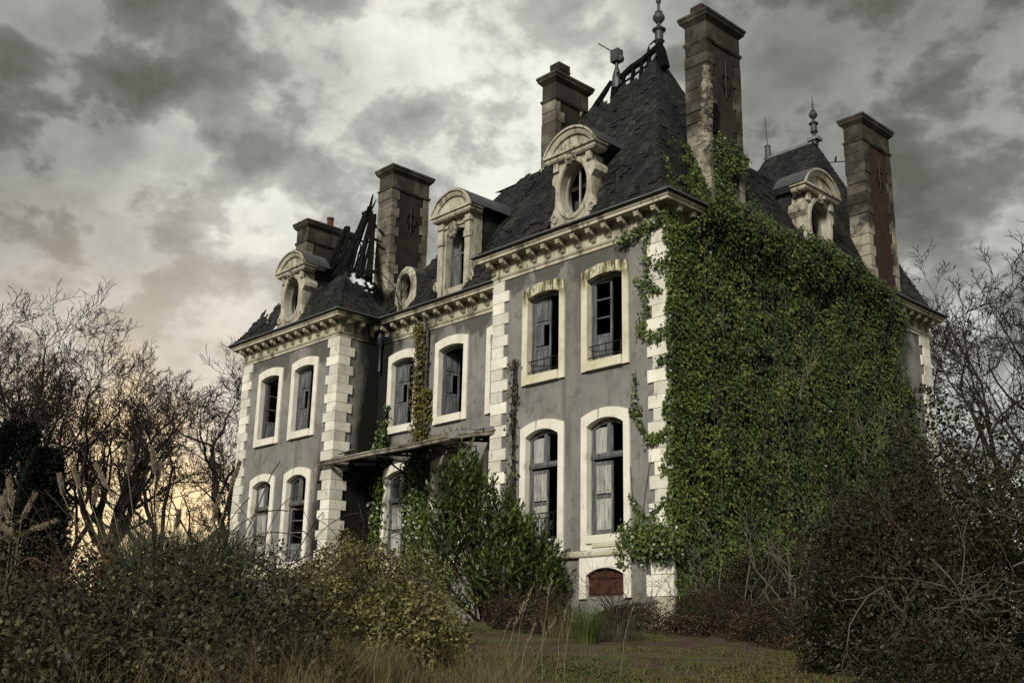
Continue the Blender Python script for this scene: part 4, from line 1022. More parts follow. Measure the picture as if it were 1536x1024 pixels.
# tilted lead sheet left hanging in the valley beside the small oculus
mb = MB(); mb.bar((-13.75, 1.75, 10.3), (-13.35, 2.3, 11.45), .5, .02, up=(0, -1, .4)); mb.bar((-13.3, 1.6, 10.3), (-13.0, 2.2, 11.5), .10, .05, up=(0, -1, .4)); mb.build('valley_flashing', 'lead', house)
def big_dormer(loc):
    d = empty('dormer', loc, 0, house); mb = MB()
    wi, h = .98, 2.36
    out = [(-.80, .05), (-.80, 1.2)] + [(-.80+1.6*i/12, 2.85) for i in range(13)] + [(.80, 1.2), (.80, .05)]
    inn = [(-wi/2, .42), (-wi/2, 1.2)] + arch(wi, h, .13, 12) + [(wi/2, 1.2), (wi/2, .42)]
    mb.loops([[(x, .5, z) for x, z in out], [(x, 0, z) for x, z in out], [(x, 0, z) for x, z in inn], [(x, .45, z) for x, z in inn]], False)
    mb.box(-.485, .485, -.06, .45, .05, .42)
    for s in (-1, 1):
        x0, x1 = sorted((s*.55, s*.80)); mb.box(x0, x1, -.09, .0, .06, 2.0); mb.box(x0-.02, x1+.02, -.13, 0, 2.0, 2.22); mb.box(x0, x1, -.10, 0, 2.22, 2.55); mb.box(x0-.03, x1+.03, -.15, 0, 2.55, 2.64); mb.box(x0, x1, -.11, 0, 2.64, 2.85)
        x2, x3 = sorted((s*.80, s*1.0)); mb.prism([(x2 if s > 0 else x3, .05), (x3 if s > 0 else x2, .05), (s*.98, .5), (s*.86, .85), (s*.80, 1.5)], -.02, .3)
        mb.tube([(s*(.89+.09*math.cos(t)*(1-t/9)), -.05, .55+.26*math.sin(t)*(1-t/9)) for t in np.linspace(0, 6.5, 14)], .04, 6)
    mb.box(-.53, .53, -.05, 0, 2.56, 2.62)
    mb.build('dormer_front', 'dormer_stone', d)
    pediment(2.08, 2.85, .92, -.32, d); dormer_roof(2.08, 2.85, .92, -.28, 1.9, d, 'zinc_dark'); ornament(2.40, -.10, .24, d, 9)
    fm = MB(); fm.box(-.48, -.40, .2, .27, .43, 2.42); fm.box(.40, .48, .2, .27, .43, 2.42); fm.box(-.40, .40, .2, .27, 2.38, 2.46); fm.box(-.40, .40, .21, .26, 1.62, 1.68); fm.box(-.03, .03, .205, .265, .43, 2.38); fm.build('window_frame', 'old_wood', d)
    bm_ = MB(); bm_.box(-.39, -.06, .23, .25, .44, 2.37); bm_.build('shutter', 'old_wood', d)
    bk = MB(); bk.box(-.6, .6, .9, .95, .1, 2.6); bk.build('window_backing', 'interior', d)
    for s in (-1, 1): x0, x1 = sorted((s*.80, s*.68)); ck = MB(); ck.box(x0, x1, .45, 2.4, .05, 2.98); ck.build('cheek', 'slate', d)
    return d
big_dormer((WIN_M[1], RC-.02, 10.26))

# ------------------------------------------------------------------ entrance canopy and pipes
ca = empty('canopy', (0, 0, 0), 0, house)
xl, xr, yf, zc = -14.45, -5.75, -.22, 5.02
mb = MB()
def fascia(y, off):
    pts = []
    for i in range(31):
        x = xl+(xr-xl)*i/30; e = 0
        if i > 26: e = (i-26)/4
        pts.append((x, yf+.45*e*e, zc - .04*math.sin(i*.5)*.3))
    return pts
P_ = fascia(0, 0)
mb.loops([[(x, y, z) for x, y, z in P_], [(x, y-.03, z+.02) for x, y, z in P_], [(x, y-.04, z+.10) for x, y, z in P_], [(x, y-.07, z+.11) for x, y, z in P_], [(x, y-.07, z+.155) for x, y, z in P_], [(x, y, z+.165) for x, y, z in P_], [(x, y+.05, z+.14) for x, y, z in P_], [(x, y+.03, z) for x, y, z in P_], [(x, y, z) for x, y, z in P_]], False)
cb = MB()
for z_, y_ in ((.22, .95),): cb.bar((xl+.45, yf+y_-.02, zc+z_), (xr-.75, yf+y_-.02, zc+z_), .07, .1)
for i in range(9):
    x = XB+.12+(XA-XB-.24)*i/8; cb.bar((x, yf+.02, zc+.12), (x, RC-.02, zc+.34), .05, .07)
mb.build('canopy_fascia', 'rusty_metal', ca); cb.build('canopy_frame', 'iron', ca)
mb = MB()
for i in range(8):
    if i in (1, 5): continue
    x0 = XB+.14+(XA-XB-.28)*i/8; x1 = x0+(XA-XB-.28)/8-.04
    mb.add([(x0, yf+.05, zc+.19), (x1, yf+.05, zc+.19), (x1, RC-.03, zc+.40), (x0, RC-.03, zc+.40), (x0, yf+.05, zc+.20), (x1, yf+.05, zc+.20), (x1, RC-.03, zc+.41), (x0, RC-.03, zc+.41)], [(0, 1, 2, 3), (4, 5, 6, 7), (0, 1, 5, 4), (1, 2, 6, 5), (2, 3, 7, 6), (3, 0, 4, 7)])
mb.build('canopy_glazing', 'dark_glass', ca)
mb = MB(); mb.bar((-7.75, yf-.11, zc+.15), (-5.8, yf+.25, zc+.15), .02, .2); mb.build('flashing', 'lead', ca)
mb = MB(); mb.bar((-14.5, yf-.05, zc+.1), (-14.62, yf-.02, zc-.35), .18, .04); mb.bar((-13.2, yf-.08, zc+.25), (-12.6, yf+.1, zc+.36), .12, .02); mb.build('loose_sheet', 'rusty_metal', ca)
br = MB()
ARC = [(0, RC-.02-1.75*t, 4.05+.92*math.sin(t*math.pi/2)**1.0) for t in np.linspace(0, 1, 12)]
br.tube(ARC, .03, 6); br.tube([(0, RC-.02, 3.9), (0, RC-.02, 5.3)], .025, 5); br.tube([(0, RC-.02, 5.0), (0, yf+.1, 5.0)], .022, 5)
br.tube([(0, .95+.17*math.cos(t)*(1-t/10), 4.80+.17*math.sin(t)*(1-t/10)) for t in np.linspace(0, 8, 20)], .02, 5)
br.tube([(0, 1.42+.12*math.cos(t)*(1-t/10), 4.62+.12*math.sin(t)*(1-t/10)) for t in np.linspace(0, 8, 18)], .017, 5)
br.tube([(0, .5, 4.95), (0, .1, 4.72)], .02, 5)
b0 = br.build('bracket', 'iron', ca); b0.location = (-11.45, 0, 0)
for x in (-8.85, -13.7, -6.6):
    o = b0.copy(); COL.objects.link(o); o.parent = ca; o.location = (x, 0, 0)
mb = MB(); mb.tube([(XB+.16, RC-.14, 9.35), (XB+.15, RC-.13, 8.9), (XB+.20, RC-.16, 8.45)], .055, 8); mb.lathe((XB+.16, RC-.14, 9.3), [(.06, 0), (.10, .1), (.15, .35), (.15, .5)], 10); mb.build('drainpipe', 'gutter_black', house)
mb = MB(); mb.tube([(-11.35, RC-.3, 9.95), (-11.3, RC-.12, 9.4), (-11.3, RC-.10, 5.4)], .05, 8); mb.build('drainpipe', 'zinc_dark', house)

# ------------------------------------------------------------------ plants
def wall_ivy():
    t = empty('ivy', (0, 0, 0)); tag(t, 'thick dark green ivy covering the whole right side wall up to the eaves', 'ivy')
    top = lambda y: np.interp(y, [-.6, 0, .3, .75, 1.3, 2.2, 3.4, 4.7, 6, 7.1, 9, 10.5, 11.4, 12.0], [9.2, 9.35, 9.5, 9.9, 10.45, 10.6, 10.62, 10.75, 10.95, 10.8, 10.6, 10.35, 9.7, 9.0])
    def right(z): return np.interp(z, [0, 4, 5.5, 6.5, 7.5, 9.2, 10.5], [13.2, 12.8, 12.4, 11.9, 11.5, 11.7, 11.2])
    def thick(y, z):
        P = np.stack([y, z, y*0+3], -1)
        b = .14 + .30*np.clip(fbm(P, .8, 3)-.34, 0, 1) + .26*np.clip(fbm(P, 2.4, 2)-.40, 0, 1)
        b = b*(.35+.65*np.clip((y+.1)/1.2, 0, 1))
        over = np.clip((z-9.2)/.9, 0, 1)*.36*np.clip((y-.3)/.6, 0, 1)           # swells out round the cornice
        low = np.clip((3.0-z)/3, 0, 1)*.22
        return b + over + low
    def edge_ok(y, z):
        n1 = fbm(np.stack([z, y*0, y*0+9], -1), 1.7, 3)-.5; n2 = fbm(np.stack([y, y*0+4, y*0], -1), 1.3, 3)-.5; n3 = fbm(np.stack([z, y*0+2, y*0+5], -1), .9, 3)-.5
        return (y > -.10+.42*n1) & (z < top(y)+.7*n2-.05) & (y < right(z)+1.6*n3)
    n = 200000
    y = nrs.uniform(-.2, 13.2, n); z = nrs.uniform(-.3, 11.3, n); k = edge_ok(y, z); y, z = y[k], z[k]
    fill = nrs.rand(len(y)); gap = fbm(np.stack([y, z, y*0+30], -1), 1.9, 3)
    k = fill < np.clip((gap-.30)*5, .22, 1); y, z = y[k], z[k]
    e = .05; th = thick(y, z); gy = (thick(y+e, z)-th)/e; gzz = (thick(y, z+e)-th)/e
    x = th + nrs.normal(0, .035, len(y)) + (nrs.rand(len(y))**3)*.12
    nrm = unit(np.stack([np.ones_like(y), -gy*.8, -gzz*.8+.35], -1) + rdirs(len(y))*.55)
    tip = unit(np.stack([nrs.normal(.25, .3, len(y)), nrs.normal(0, .55, len(y)), -np.ones(len(y))], -1))
    pos = np.stack([x, y, z], -1)
    br = nrs.rand(len(y)) < (.015 + .15*np.exp(-y/1.8))*np.clip((fbm(pos, 1.5, 2)-.38)*7, 0.1, 1.6)
    nb = (~br).sum(); nk = br.sum()
    leaves_multi('foliage', [('ivy_leaf', pos[~br], tip[~br], nrm[~br], nrs.uniform(.04, .10, nb), nrs.uniform(.04, .092, nb), 'ivy'), ('ivy_bright_leaf', pos[br]+[[.03, 0, 0]], tip[br], nrm[br], nrs.uniform(.04, .085, nk), nrs.uniform(.04, .075, nk), 'ivy')], t)
    # the mat of stems under the leaves
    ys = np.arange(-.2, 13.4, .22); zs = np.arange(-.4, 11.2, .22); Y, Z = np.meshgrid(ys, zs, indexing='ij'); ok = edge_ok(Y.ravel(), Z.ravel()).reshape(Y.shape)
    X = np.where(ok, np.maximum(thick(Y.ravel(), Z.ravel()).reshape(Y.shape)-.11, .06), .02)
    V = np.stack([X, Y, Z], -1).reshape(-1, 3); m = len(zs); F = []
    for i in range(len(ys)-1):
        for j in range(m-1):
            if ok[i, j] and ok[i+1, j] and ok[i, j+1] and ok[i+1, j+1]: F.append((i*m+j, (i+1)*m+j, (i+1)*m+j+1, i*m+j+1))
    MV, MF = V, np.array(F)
    # growth over the gutter, up the roof edge and the chimney foot
    P = []; N = []
    def patch(n, f):
        for _ in range(n):
            r = f()
            if r: P.append(r[0]); N.append(r[1])
    def roofx(z): return float(np.interp(z, [10.24, 10.62, 11.15, 16], [.40, .08, -.16, -2.2]))
    def f_roof():
        yy = nrs.uniform(-.1, 5.4); zz = 10.2 + nrs.rand()*2.6
        lim = np.interp(yy, [-.1, .4, 1.0, 1.7, 2.5, 3.3, 3.9, 4.6, 5.4], [10.25, 11.9, 12.2, 12.5, 12.5, 12.9, 11.9, 11.2, 10.8])
        lo_ = np.interp(yy, [-.1, .3, .9, 1.4], [10.25, 11.3, 10.9, 10.2])
        if not (lo_ - .3*nrs.rand() < zz < lim + nrs.normal(0, .18)): return None
        if fbm(np.array([[yy, zz, 7.0]]), 1.4, 3)[0] < .455 - .09*(zz < 11): return None
        xx = max(roofx(zz), .10 if 1.85 < yy < 3.4 else -9) + .04 + nrs.rand()*.16
        return (xx, yy, zz), (1, 0, .5)
    patch(14000, f_roof)
    def f_corner():          # bulge wrapping the corner at the string course
        u = nrs.normal(-.35, .45); zz = 1.72 + nrs.normal(0, .20) - .12*u
        if u < -1.45 or u > .5 or zz < 1.2: return None
        return (u, -.12-abs(nrs.normal(0, .16)), zz), (0, -1, .4)
    patch(2900, f_corner)
    def f_edge():            # fringe that creeps round the corner on to the quoins
        zz = nrs.uniform(1.9, 9.9); ed = -.03 + .55*(fbm(np.array([[zz, 3.3, 1.0]]), 1.6, 3)[0]-.5)
        u = nrs.uniform(-.30, .16)
        if u < .02-ed-.06*nrs.rand()**2: return None
        return (u, -.06-abs(nrs.normal(0, .05)), zz), (.4, -1, .3)
    patch(6000, f_edge)
    def f_side():            # closes the side face of the corner stones
        zz = nrs.uniform(1.7, 9.9); return (.07+abs(nrs.normal(0, .05)), nrs.uniform(-.05, .4), zz), (1, -.3, .3)
    patch(5000, f_side)
    def strand(pts, w, n, yb=-.06):
        pts = np.array(pts); 
        for _ in range(int(n*.7)):
            tt = nrs.rand()*(len(pts)-1); i = int(tt); p = pts[i]+(pts[i+1]-pts[i])*(tt-i)
            P.append((p[0]+nrs.normal(0, w), yb-abs(nrs.normal(0, .05)), p[1]+nrs.normal(0, w))); N.append((0, -1, .3))
    strand([(.0, 9.75), (-.35, 9.6), (-.8, 9.62), (-1.1, 9.45), (-1.5, 9.4)], .08, 420, -.12)
    strand([(-.55, 9.55), (-.62, 9.0), (-.60, 8.5), (-.45, 8.0), (-.15, 7.8)], .06, 300); strand([(-.95, 8.35), (-.75, 8.1), (-.6, 7.7), (-.62, 7.3)], .06, 170)
    strand([(-.85, 7.2), (-.65, 6.8), (-.35, 6.65), (-.05, 6.8)], .09, 330); strand([(-.3, 6.0), (-.05, 6.1)], .05, 60); strand([(0, 8.6), (-.2, 8.5)], .12, 120)
    strand([(-1.0, 5.9), (-1.0, 5.1), (-.85, 4.6), (-.62, 4.2)], .035, 240); strand([(-.62, 4.2), (-.35, 4.15), (0, 4.3)], .08, 200); strand([(-1.12, 5.0), (-1.0, 4.8)], .03, 40); strand([(-.8, 5.0), (-.95, 4.75)], .03, 40)
    strand([(-1.15, 2.9), (-.95, 2.5), (-.65, 2.35), (-.25, 2.6), (0, 2.8)], .045, 190); strand([(-.95, 2.4), (-.95, 1.9)], .06, 90); strand([(-1.5, 1.75), (-1.45, 1.5), (-1.4, 1.2)], .08, 130); strand([(-.15, 3.5), (0, 3.4)], .08, 80)
    P = np.array(P); N = np.array(N, float); k = len(P)
    tip = unit(np.stack([nrs.normal(0, .5, k), nrs.normal(-.1, .4, k), -np.ones(k)], -1)); nr = unit(N+rdirs(k)*.6)
    leaves('creeping_growth', 'ivy_leaf', P, tip, nr, nrs.uniform(.045, .095, k), nrs.uniform(.045, .085, k), 'ivy', t)
    segs = []
    for pts in ([(-.2, 7.6), (-.6, 8.2), (-.6, 9.5)], [(-.1, 4.2), (-.6, 4.2), (-1.0, 5.0), (-1.0, 6.0)], [(0, 2.7), (-.65, 2.3), (-1.15, 2.9), (-1.2, 3.6)], [(-.9, 2.0), (-.75, 2.9), (-.55, 3.8)], [(-.95, 1.9), (-1.25, 1.2), (-1.1, .7), (-.8, 1.1)], [(-1.45, 1.5), (-1.25, 1.0), (-1.2, .6)]):
        for a, b in zip(pts[:-1], pts[1:]): segs.append(((a[0], -.045, a[1]), (b[0], -.045, b[1]), .010, .008))
    for _ in range(60):      # hanging runners on the leaf wall
        yy = nrs.uniform(.6, 11); zz = nrs.uniform(4, 9.5); p = np.array([float(thick(np.array([yy]), np.array([zz]))[0])+.10, yy, zz])
        for _ in range(nrs.randint(5, 16)):
            q = p + [nrs.normal(0, .02), nrs.normal(0, .05), -.22]; segs.append((p, q, .007, .006)); p = q
    a = np.array([q[0] for q in segs]); b = np.array([q[1] for q in segs]); SV, SF = seg_geo(a, b, [q[2] for q in segs], [q[3] for q in segs], 4)
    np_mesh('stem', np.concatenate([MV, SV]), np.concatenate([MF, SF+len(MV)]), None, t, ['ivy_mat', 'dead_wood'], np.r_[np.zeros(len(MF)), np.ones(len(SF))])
wall_ivy()

def branch_segs(p, d, length, r, level, out, g, wander=.22, kids=3, trop=.06, taper=.62, nseg=4, ang=(.45, .95), minr=.008, ratio=.62):
    """recursive bare branching; appends (a, b, ra, rb, level)"""
    p = Vector(p); d = Vector(d).normalized(); sl = length/nseg; r0 = r
    for i in range(nseg):
        d = (d + Vector((g.gauss(0, wander), g.gauss(0, wander), g.gauss(0, wander)*.7 + trop))).normalized()
        q = p + d*sl; r1 = max(minr, r0*(1-(1-taper)*(i+1)/nseg))
        out.append((tuple(p), tuple(q), max(minr, r0*(1-(1-taper)*i/nseg)), r1, level))
        if level > 0:
            nk = kids if i >= 1 else (1 if g.random() < .4 else 0)
            for _ in range(nk if i == nseg-1 else (1 if g.random() < .64 else 0) + (1 if g.random() < .12 else 0) if i >= 1 else nk):
                a = g.uniform(*ang); ph = g.uniform(0, 6.28); x = d.orthogonal().normalized(); y = d.cross(x)
                nd = d*math.cos(a) + (x*math.cos(ph)+y*math.sin(ph))*math.sin(a)
                branch_segs(q, nd, length*ratio*g.uniform(.75, 1.15), max(minr, r1*.62), level-1, out, g, wander, kids, trop, taper, nseg, ang, minr, ratio)
        p = q
def bare_tree(x, y, h, seed, label, lean=(0, 0), leaders=4, levels=5, trunk_r=.2, fork=.22, spread=.45, group=None, minr=.011, z0=None, ivy=0):
    g = random.Random(seed); z = gz(x, y)-.15 if z0 is None else z0
    t = empty('bare_tree', (x, y, z)); tag(t, label, 'tree', group)
    tr = []; p = Vector((0, 0, 0)); d = Vector((lean[0], lean[1], 1)).normalized(); n = 5
    for i in range(n):
        d = (d+Vector((g.gauss(0, .07), g.gauss(0, .07), .05))).normalized(); q = p+d*(h*fork/n); tr.append((tuple(p), tuple(q), trunk_r*(1.25-.35*i/n if i == 0 else 1-.3*i/n), trunk_r*(1-.3*(i+1)/n))); p = q
    br = []
    for k in range(leaders):
        a = 2*math.pi*k/leaders + g.uniform(-.5, .5); sp = spread*g.uniform(.5, 1.2) if k else .08
        nd = Vector((math.cos(a)*sp, math.sin(a)*sp, 1))+Vector((lean[0], lean[1], 0))*.6
        branch_segs(p - Vector((0, 0, g.uniform(0, h*fork*.3))), nd, h*(1-fork)*g.uniform(.52, .70)/(1+.25*sp), trunk_r*.62, levels, br, g, minr=minr, kids=2, wander=.19, trop=.07, ang=(.45, 1.0), ratio=.56)
    zm = max(s[1][2] for s in br); f = h/zm; q = lambda p: (p[0]*f, p[1]*f, p[2]*f)
    tr = [(q(a), q(b), c, e) for a, b, c, e in tr]; br = [(q(s[0]), q(s[1]), s[2], s[3]) for s in br]
    big = [s[:4] for s in br if s[2] > .035]; small = [s[:4] for s in br if s[2] <= .035]
    segs_mesh('trunk', 'bark', tr+big, 7, t); segs_mesh('crown', 'twig', small, 3, t)
    if ivy:
        P = []
        for a, b, ra, rb in tr+big[:14]:
            for _ in range(ivy): 
                u = g.random(); P.append([a[i]+(b[i]-a[i])*u+g.gauss(0, .16+ra) for i in range(3)])
        P = np.array(P); k = len(P); leaves('climbing_ivy', 'conifer_leaf', P, rdirs(k)-[[0, 0, .5]], rdirs(k), .16, .15, 'ivy', t)
    return t
def tree_at(px, ptop, depth, seed, label, **k):
    b = at(px, 770, depth); z = gz(b[0], b[1]); tp = at(px, ptop, depth)[2]
    return bare_tree(b[0], b[1], (tp-z)*1.08, seed, label, group='bare winter trees', **k)
tree_at(-25, 430, 50, 1, 'bare tree cut by the left edge of the view', leaders=6, spread=.5)
tree_at(30, 440, 52, 2, 'tallest dense bare tree at far left, above the dark evergreen', leaders=6, spread=.42, trunk_r=.24, fork=.25)
tree_at(90, 488, 54, 3, 'bare tree right of the dark evergreen with forked dark trunk', leaders=4, spread=.5, trunk_r=.26, fork=.16, lean=(.06, .08))
tree_at(146, 528, 50, 4, 'leaning bare tree with a broken limb, left of the tall plumes', leaders=4, spread=.55, trunk_r=.26, lean=(.10, .14), fork=.3)
tree_at(206, 545, 56, 5, 'bare tree standing straight behind the pampas plumes', leaders=4, spread=.5, trunk_r=.24, fork=.34)
tree_at(252, 556, 53, 6, 'wide bare tree in the gap between the pampas and the house', leaders=4, spread=.6, trunk_r=.22, fork=.3)
tree_at(316, 508, 51, 8, 'slender tall bare tree with ivy on its trunk, nearest the left wing', leaders=3, spread=.42, trunk_r=.24, ivy=40, fork=.32)
tree_at(366, 588, 58, 9, 'low bare tree half hidden behind the left wing', leaders=5, spread=.5)
tree_at(1516, 350, 50, 21, 'tall pointed bare tree beyond the right end of the house', leaders=3, spread=.22, fork=.22, trunk_r=.22, minr=.015)
tree_at(1462, 490, 48, 22, 'thin bare tree close beside the far right corner of the house', leaders=3, spread=.35, levels=4, fork=.2)
tree_at(1568, 405, 47, 23, 'thick-trunked bare tree at the right edge', leaders=4, spread=.4, trunk_r=.24, fork=.25)
tree_at(1612, 470, 44, 24, 'bare tree cut by the right edge of the view', leaders=4, spread=.5)
bb = at(660, 345, 62); bare_tree(bb[0], bb[1], bb[2]+.8, 31, 'bare treetop showing behind the roof beside the tall left chimney', leaders=4, spread=.35, group='bare winter trees')

def leaf_mound(px, ptop, depth, rx, ry, n, leafm, ln, wd, seed, name, label, cat, shape='oval', stem=None, nstem=0, extra=None, up=.3, group=None, hmul=1.0, lumps=.55, canes=0, shell=4, twig=0, zb=None):
    """a rounded mass of leaves on lumpy shells with gaps, on its own stems"""
    b = at(px, 800, depth); x, y = b[0], b[1]; z = gz(x, y)-.1; top = at(px, ptop, depth)[2]; rz = (top-z)*hmul
    t = empty(name, (x, y, z)); tag(t, label, cat, group)
    n = int(n*1.9); ln *= .72; wd *= .72
    d = rdirs(n); d[:, 2] = np.abs(d[:, 2])*1.02 - .12; d = unit(d)
    P0 = d*[[rx, ry, rz]]
    lump = (1-lumps/2) + lumps*1.5*(fbm(d*2.1+seed*3.3, 1.0, 3)-.33) + .18*(fbm(P0+seed, 2.2, 2)-.5)
    u = 1-(nrs.rand(n)**2)*.55 if shell else nrs.rand(n)**.5
    P = P0*(lump*u)[:, None]; P[:, 2] = np.maximum(P[:, 2], .02)
    keep = nrs.rand(n) < np.clip((fbm(P+seed, 2.0, 3)-.33)*6, .12, 1); P = P[keep]; d2 = d[keep]; k = len(P)
    nr = unit(d2*.6 + [[0, 0, .55]] + rdirs(k)*.75); tip = unit(d2*.55 + rdirs(k)*.8 + [[0, 0, up-.45]])
    sz = nrs.uniform(.6, 1.3, k)
    lay = [(leafm, P, tip, nr, ln*sz, wd*sz, shape)]
    g = random.Random(seed); segs = []
    for em, cnt in extra or ():
        i = nrs.randint(0, k, cnt); Q = P[i]*1.02+rdirs(cnt)*.03; lay.append((em, Q, rdirs(cnt)-[[0, 0, .3]], unit(d2[i]+rdirs(cnt)*.6), ln*nrs.uniform(.6, 1.1, cnt), wd*nrs.uniform(.6, 1.1, cnt), shape))
    leaves_multi('foliage', lay, t)
    if nstem:
        for _ in range(nstem):
            a = g.uniform(0, 6.28); e = g.uniform(.2, 1.0)
            br = []; branch_segs((math.cos(a)*rx*.2, math.sin(a)*ry*.2, 0), (math.cos(a)*rx*e, math.sin(a)*ry*e, rz*g.uniform(.5, 1)), max(rx, rz)*g.uniform(.4, .62), g.uniform(.009, .016), 2, br, g, kids=1, minr=.0035, wander=.2)
            segs.append(((0, 0, -.05), br[0][0], .02, .018)); segs += [s[:4] for s in br]
        for _ in range(canes):      # arching canes that stick out of the mass
            a = g.uniform(0, 6.28); p = Vector((math.cos(a)*rx*g.uniform(.3, .85), math.sin(a)*ry*g.uniform(.3, .85), rz*g.uniform(.35, .9)))
            dd = Vector((math.cos(a)*g.uniform(.3, 1), math.sin(a)*g.uniform(.3, 1), g.uniform(.6, 1.5))).normalized(); sl = g.uniform(.09, .16)
            for i in range(g.randint(7, 13)):
                q = p+dd*sl; segs.append((tuple(p), tuple(q), .0055, .005)); p = q; dd = (dd+Vector((g.gauss(0, .08), g.gauss(0, .08), -.13))).normalized()
        segs_mesh('stem', stem, segs, 4, t)
    return t

# dark evergreen at the far left and a russet shrub
def evergreen(px, ptop, depth, r, seed, label):
    b = at(px, 780, depth); x, y = b[0], b[1]; z = gz(x, y)-.1; h = at(px, ptop, depth)[2]-z
    t = empty('evergreen_tree', (x, y, z)); tag(t, label, 'tree')
    n = 22000; u = nrs.rand(n); hh = .05+.95*u; rr_ = r*(1-hh**1.6*.75)*nrs.uniform(.5, 1.05, n)
    a = nrs.uniform(0, 6.283, n); rr_ *= .65+.7*fbm(np.stack([np.cos(a)*2, np.sin(a)*2, hh*6], -1)+seed, 1, 3)
    P = np.stack([np.cos(a)*rr_, np.sin(a)*rr_, hh*h], -1)
    leaves('crown', 'conifer_leaf', P, np.stack([np.cos(a), np.sin(a), nrs.normal(.5, .5, n)], -1), rdirs(n), nrs.uniform(.12, .28, n), .07, 'oval', t)
    mb = MB(); mb.tube([(0, 0, 0), (.05, 0, h*.5), (0, 0, h*.9)], [.2, .13, .03], 7); mb.build('trunk', 'bark', t)
evergreen(8, 628, 44, 2.2, 3, 'dark broad evergreen at the left edge below the tall bare tree')
evergreen(58, 668, 43, 1.5, 8, 'smaller dark evergreen just right of the broad one')

# pampas grass: two clumps, each plume a part
def pampas(px, depth, h, rad, nb, plumes, seed, label, py=800):
    b = at(px, py, depth); x, y = b[0], b[1]; z = gz(x, y)-.05; t = empty('pampas_grass', (x, y, z)); tag(t, label, 'pampas grass')
    g = np.random.RandomState(seed); a = g.uniform(0, 6.283, nb); rr_ = rad*np.sqrt(g.rand(nb)); base = np.stack([np.cos(a)*rr_, np.sin(a)*rr_*.8, 0*a], -1)
    ln = np.stack([np.cos(a)*g.uniform(0, .35, nb), np.sin(a)*g.uniform(0, .35, nb), 0*a], -1) + g.normal(0, .08, (nb, 3))*[[1, 1, 0]]
    blades('blade', 'pampas_blade', base, ln, h*g.uniform(.55, 1.05, nb), .026, t, droop=.22, k=5)
    for (qx, qy, tilt, ln_, fat) in plumes:
        tipw = at(qx, qy, depth)-np.array([x, y, z]); k = 700; fat *= .62
        side = Vector((_R[0], _R[1], 0)).normalized(); ax = (Vector((0, 0, 1))*math.cos(tilt)+side*math.sin(tilt)).normalized(); tp = Vector(tipw); bs = tp-ax*ln_
        u = g.rand(k); P = np.array(bs)[None]+np.array(ax)[None]*(u*ln_)[:, None]; w = fat*np.sin(np.clip(u, .03, .97)*math.pi)**.7
        dirs = unit(np.array(ax)[None]*1.5+rdirs(k)*.6 + [[0, 0, -.2]]); P = P+rdirs(k)*(w*.30)[:, None]
        o = leaves('plume', 'plume', P, dirs, rdirs(k), .10*nrs.uniform(.6, 1.2, k), .014, 'oval', t)
        rt = Vector((bs.x*.35, bs.y*.35, 0)); mb = MB(); mb.tube([rt, rt.lerp(bs, .5)+Vector((0, 0, .12)), bs, bs.lerp(tp, .6)], [.007, .006, .005, .003], 4); mb.build('plume_stem', 'pale_straw', o)
    return t
pampas(270, 17, 2.55, 1.0, 3600, [(196, 672, -.02, .42, .075), (229, 676, -.22, .40, .07), (240, 700, .12, .30, .06), (146, 700, -.55, .40, .06), (90, 716, -.3, .3, .05), (144, 735, .1, .25, .05), (358, 696, .25, .42, .05), (328, 748, .2, .3, .04), (112, 706, -.4, .3, .05), (268, 770, .1, .25, .04)], 5, 'tall pampas grass with slender grey blades standing left of the house', 815)
pampas(28, 15.5, 1.5, .8, 1300, [(14, 722, -.25, .40, .09), (8, 742, .05, .36, .07), (3, 752, -.5, .5, .09), (50, 745, .35, .36, .06), (78, 782, 1.15, .42, .09), (-4, 780, -.9, .4, .08)], 6, 'low pampas clump with fluffy plumes at the left edge', 815)
leaf_mound(140, 768, 15, .75, .6, 2600, 'russet_leaf', .085, .05, 77, 'russet_shrub', 'rust brown leafy shrub below the left pampas plumes', 'shrub', 'oval', 'bramble_stem', 10)

# bramble thickets on the left, each mound of its own
BR = [(30, 802, 13.0, 1.9, 1.6, 9000, 'darkest bramble mound below the low pampas clump'),
      (215, 800, 12.2, 1.7, 1.5, 9000, 'grey green bramble mound in front of the tall pampas'),
      (355, 806, 14.5, 1.7, 1.5, 8500, 'bramble mound in front of the left wing, up to its corner'),
      (60, 885, 8.0, 1.15, 1.0, 8500, 'bramble in the bottom left corner'),
      (250, 878, 8.6, 1.15, 1.0, 8500, 'tangled bramble low in the left foreground'),
      (405, 862, 11.0, 1.15, 1.0, 8000, 'bramble mound between the left foreground and the pale bramble')]
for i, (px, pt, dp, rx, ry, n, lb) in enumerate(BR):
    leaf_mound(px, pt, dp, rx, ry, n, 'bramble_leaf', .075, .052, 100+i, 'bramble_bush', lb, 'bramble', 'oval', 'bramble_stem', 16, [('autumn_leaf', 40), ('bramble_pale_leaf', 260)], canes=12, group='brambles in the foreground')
for i, (px, pt, dp, rx, ry, n, lb) in enumerate([(560, 782, 19.0, 1.75, 1.4, 15000, 'pale leafy bramble mound in front of the burnt corner'), (468, 806, 18.0, 1.3, 1.2, 9000, 'pale bramble mound below the windows of the left wing'), (610, 868, 15.0, 1.0, .9, 8500, 'low pale bramble in front of the tall laurel')]):
    leaf_mound(px, pt, dp, rx, ry, n, 'bramble_pale_leaf', .085, .058, 120+i, 'bramble_bush', lb, 'bramble', 'oval', 'bramble_stem', 16, [('autumn_leaf', 110)], canes=12, group='brambles in the foreground')

